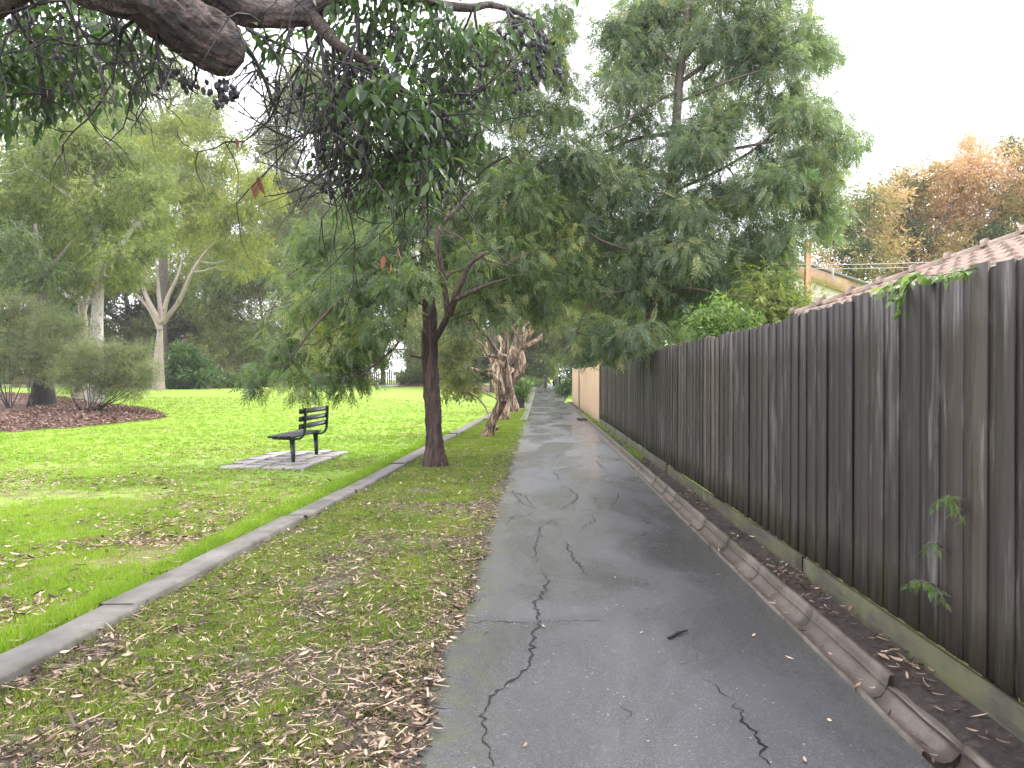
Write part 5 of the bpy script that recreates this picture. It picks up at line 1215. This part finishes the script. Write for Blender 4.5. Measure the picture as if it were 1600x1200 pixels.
V1, Q1, v1 = crumbs(x, y, vz(x, y), 3)
o = np_mesh('twig_litter', V1, Q1, M['litter'], None, v1); tag(o, 'fine twigs and bark crumbs strewn over the verge', 'twig litter', kind='stuff')
# lawn litter
x, y = sample(80000, r, 1.6, 28, lambda y: -.80 * y - 1.6, lambda y: xk(y) - .14)
d = fbm(x * .9 + 5, y * .9, 4); kd = (xk(y) - x); keep = r.random(len(x)) < np.clip((d - .38) * 3.2, .03, .9) * np.clip(1.5 - y / 16, .04, 1) * np.clip(1.35 - kd / 14, .15, 1)
x, y = x[keep], y[keep]
V1, Q1, v1 = strew(x, y, gz(x, y) + lumps(x, y) + .012, TL, .03, .085, 2, vfun=lambda r, n: np.clip(r.beta(2, 1.7, n), 0, 1))
o = np_mesh('leaf_litter', V1, Q1, M['litter'], None, v1); tag(o, 'pale fallen leaves scattered in the lawn grass', 'leaf litter', kind='stuff')
# soil strip and gutter litter
x = r.uniform(1.66, 1.89, 1500); y = 1.6 * (24 / 1.6) ** r.random(1500); keep = r.random(1500) < np.clip((fbm(y * 1.6, x * 3, 2) - .35) * 3.2, .1, 1); x, y = x[keep], y[keep]
V1, Q1, v1 = strew(x, y, np.full(len(x), .04), TL, .03, .075, 3, vfun=lambda r, n: r.beta(1.2, 1.5, n) * .9)
o = np_mesh('leaf_litter', V1, Q1, M['litter'], None, v1); tag(o, 'brown leaves lying on the dark soil strip below the fence', 'leaf litter', kind='stuff')
x = np.concatenate([r.uniform(1.463, 1.50, 150)]); y = 1.8 * (20 / 1.8) ** r.random(len(x))
V1, Q1, v1 = strew(x, y, np.full(len(x), .016), TL, .02, .05, 4)
o = np_mesh('leaf_litter', V1, Q1, M['litter'], None, v1); tag(o, 'small debris caught in the joint between path and gutter', 'leaf litter', kind='stuff')
# mulch chips on the bed
n = 26000; th = r.random(n) * len(bed_out); i0 = th.astype(int); q = np.sqrt(r.random(n)) * .99
bo = np.array([[p.x, p.y] for p in bed_out]); C2 = np.array([bed_c.x, bed_c.y]); e = bo[i0] * (1 - (th - i0))[:, None] + bo[(i0 + 1) % len(bo)] * (th - i0)[:, None]; p = C2 + (e - C2) * q[:, None]
V1, Q1, v1 = strew(p[:, 0], p[:, 1], gz(p[:, 0], p[:, 1]) + .02 + .12 * (1 - q ** 3), TL2 + TL, .05, .15, 5, .3)
o = np_mesh('mulch_chips', V1, Q1, M['chips'], None, v1); tag(o, 'reddish bark chips covering the mulch bed', 'mulch', kind='stuff')

def blades(x, y, z, h, w, var, seed, lean=.5):
    r = np.random.default_rng(seed); n = len(x); a = r.uniform(0, 2 * np.pi, n); l = r.random(n) * lean * h; ax = r.uniform(0, 2 * np.pi, n)
    B = np.stack([x, y, z], 1); wd = np.stack([np.cos(a), np.sin(a), np.zeros(n)], 1) * w[:, None] * .5; ln = np.stack([np.cos(ax) * l, np.sin(ax) * l, h], 1); md = np.stack([np.cos(ax) * l * .3, np.sin(ax) * l * .3, h * .55], 1)
    V = np.stack([B - wd, B + wd, B + md + wd * .7, B + ln, B + md - wd * .7], 1).reshape(-1, 3); k = np.arange(n) * 5
    return V, [np.stack([k, k + 1, k + 2, k + 4], 1), np.stack([k + 4, k + 2, k + 3], 1)], np.repeat(var, 5)
def tufts(x, y, z, m, sp, h0, h1, w0, seed, var):
    r = np.random.default_rng(seed); n = len(x); k = np.repeat(np.arange(n), m); dx = r.normal(size=n * m) * sp; dy = r.normal(size=n * m) * sp
    h = r.uniform(h0, h1, n * m) * np.repeat(r.uniform(.6, 1.25, n), m); w = w0 * (1 + np.hypot(x, y)[k] * .11)
    return blades(x[k] + dx, y[k] + dy, z[k], h * (1 + .0 * dx), w, np.clip(var[k] + r.normal(size=n * m) * .10, 0, 1), seed + 1)
# verge grass: patchy tufts
x, y = sample(42000, r, 1.15, 36, lambda y: xk(y) + .12, lambda y: edge_l(y) - .01, .95)
d = fbm(x * 2.1 + 9, y * 2.1, 3); e = np.clip((edge_l(y) - x) / .35, 0, 1); keep = r.random(len(x)) < np.clip((d - .37 + .012 * np.clip(y, 0, 16)) * 5, .15, 1) * (.25 + .75 * e); x, y = x[keep], y[keep]
V1, F1_, v1 = tufts(x, y, vz(x, y), 9, .022, .016, .045, .0026, 6, .25 + .5 * fbm(x * 4, y * 4, 2)); o = np_mesh('grass', V1, F1_, M['verge_blade'], None, v1); tag(o, 'patchy green grass sprouting through the verge leaf litter', 'grass', kind='stuff')
# lawn grass
x, y = sample(70000, r, 1.8, 40, lambda y: -.80 * y - 1.6, lambda y: xk(y) - .125, .95)
kd = (xk(y) - x); d = fbm(x * 1.0 + 5, y * 1.0, 4); keep = r.random(len(x)) < np.clip(1.22 - (d - .40) * 5.0 * np.clip(1.5 - y / 14, 0, 1), .15, 1); x, y = x[keep], y[keep]
V1, F1_, v1 = tufts(x, y, gz(x, y) + lumps(x, y) - .004, 8, .028, .022, .055, .0030, 8, .35 + .45 * fbm(x * .8, y * .8, 3)); o = np_mesh('grass', V1, F1_, M['blade'], None, v1); tag(o, 'bright green lawn grass left of the edging', 'grass', kind='stuff')
# lush fringe along the edging
n = 9000; y = 1.8 * (20 / 1.8) ** r.random(n); x = xk(y) - .15 - np.abs(r.normal(size=n)) * .10; keep = r.random(n) < np.clip((fbm(y * 1.3, 4.4, 3) - .30) * 3, .1, 1); x, y = x[keep], y[keep]
V1, F1_, v1 = tufts(x, y, gz(x, y), 7, .02, .04, .095, .0035, 10, .35 + .4 * fbm(x * 3, y * 3, 2)); o = np_mesh('grass', V1, F1_, M['blade'], None, v1); tag(o, 'taller grass fringe growing against the edging', 'grass', kind='stuff')
# a few weeds along the fence strip
y = np.concatenate([r.normal(14.5, .5, 40), r.uniform(16, 24, 60), r.normal(28, 3, 90)]); x = r.uniform(1.66, 1.88, len(y))
V1, F1_, v1 = tufts(x, y, np.full(len(x), .03), 7, .03, .03, .09, .0035, 12, np.full(len(x), .7)); o = np_mesh('grass', V1, F1_, M['blade'], None, v1); tag(o, 'thin weeds at the foot of the fence', 'weeds', kind='stuff')

# leaves and a twig lying on the asphalt
pods = [(1240, 1034, .05, .95, 'small yellow green leaf on the asphalt near the gutter'), (1176, 998, .045, .97, 'small yellow leaf on the asphalt right of the dark twig'), (1119, 901, .04, .8, 'tiny pale leaf on the asphalt left of the gutter bend'), (1000, 994, .03, .93, 'tiny seed on the asphalt left of the dark twig'),
        (920, 1003, .03, .9, 'tiny seed on the asphalt right of the long crack'), (850, 983, .035, .75, 'tiny curled leaf touching the long crack crossing'), (755, 992, .055, .6, 'thin tan leaf on the asphalt near the verge'), (1062, 1040, .03, .97, 'tiny yellow leaf below the dark twig'),
        (1258, 1197, .04, .97, 'yellow seed pod at the bottom picture edge'), (818, 1172, .035, .6, 'curled brown seed near the bottom of the path'), (737, 931, .05, .8, 'pale leaf at the verge edge of the path'), (707, 1004, .04, .95, 'yellow leaf at the mossy path edge'), (925, 774, .10, .7, 'pale leaf pair on the middle of the path'), (1293, 1127, .03, .85, 'pale speck of leaf in front of the gutter'), (960, 905, .03, .8, 'pale seed on the asphalt beyond the twig')]
for px, py, s, v, lab in pods:
    g = G(px, py); rr = np.random.default_rng(px); V, Q, va = place(TL2 if s < .05 else TL, np.array([[0, 0, .008]]), np.array([[math.cos(px), math.sin(px), .05]]), np.array([s]), np.array([v]), rr)
    o = np_mesh('fallen_leaf', V, Q, M['litter'], None, np.full(len(V), v)); o.location = (g.x, g.y, float(pzf(g.x, g.y))); tag(o, lab, 'leaf', 'single leaves lying on the path')
a = G(1045, 1002); b = G(1074, 990); tag(MB().tube([(a.x, a.y, .018), ((a.x + b.x) / 2, (a.y + b.y) / 2 + .01, .022), (b.x, b.y, .02)], [.008, .009, .004], 7, 4, .2).build('fallen_twig', M['twig']), 'short dark twig lying on the asphalt', 'twig')
a = G(745, 878); b = G(760, 870); tag(MB().tube([(a.x, a.y, .016), (b.x, b.y, .018)], [.008, .007], 6, 3, .2).build('fallen_twig', M['twig']), 'short dark stick beside the verge edge of the path', 'twig')
a = G(665, 838); b = G(715, 848); tag(MB().tube([(a.x, a.y, .035), ((a.x + b.x) / 2, (a.y + b.y) / 2, .045), (b.x, b.y, .035)], [.008, .010, .006], 6, 3, .2).build('fallen_twig', M['bark_twist']), 'reddish strip of bark lying across the verge', 'twig')

# ================================================================== HAZE volume, added to imitate veiling lens glare
bpy.ops.mesh.primitive_cube_add(size=1, location=(0, 0, 0)) if False else None
hz = MB().box((0, 55, 22), (420, 190, 50)).build('haze', None or bpy.data.materials.new('haze'))
hm = hz.data.materials[0]; hm.use_nodes = True; hm.node_tree.nodes.clear(); ho = hm.node_tree.nodes.new('ShaderNodeOutputMaterial'); hv = hm.node_tree.nodes.new('ShaderNodeVolumePrincipled')
hv.inputs['Color'].default_value = (.93, .93, 1, 1); hv.inputs['Density'].default_value = .0006; hv.inputs['Anisotropy'].default_value = .3
hm.node_tree.links.new(hv.outputs[0], ho.inputs['Volume']); tag(hz, 'thin added haze volume imitating veiling lens glare', 'haze', kind='stuff')
cy.volume_bounces = 0
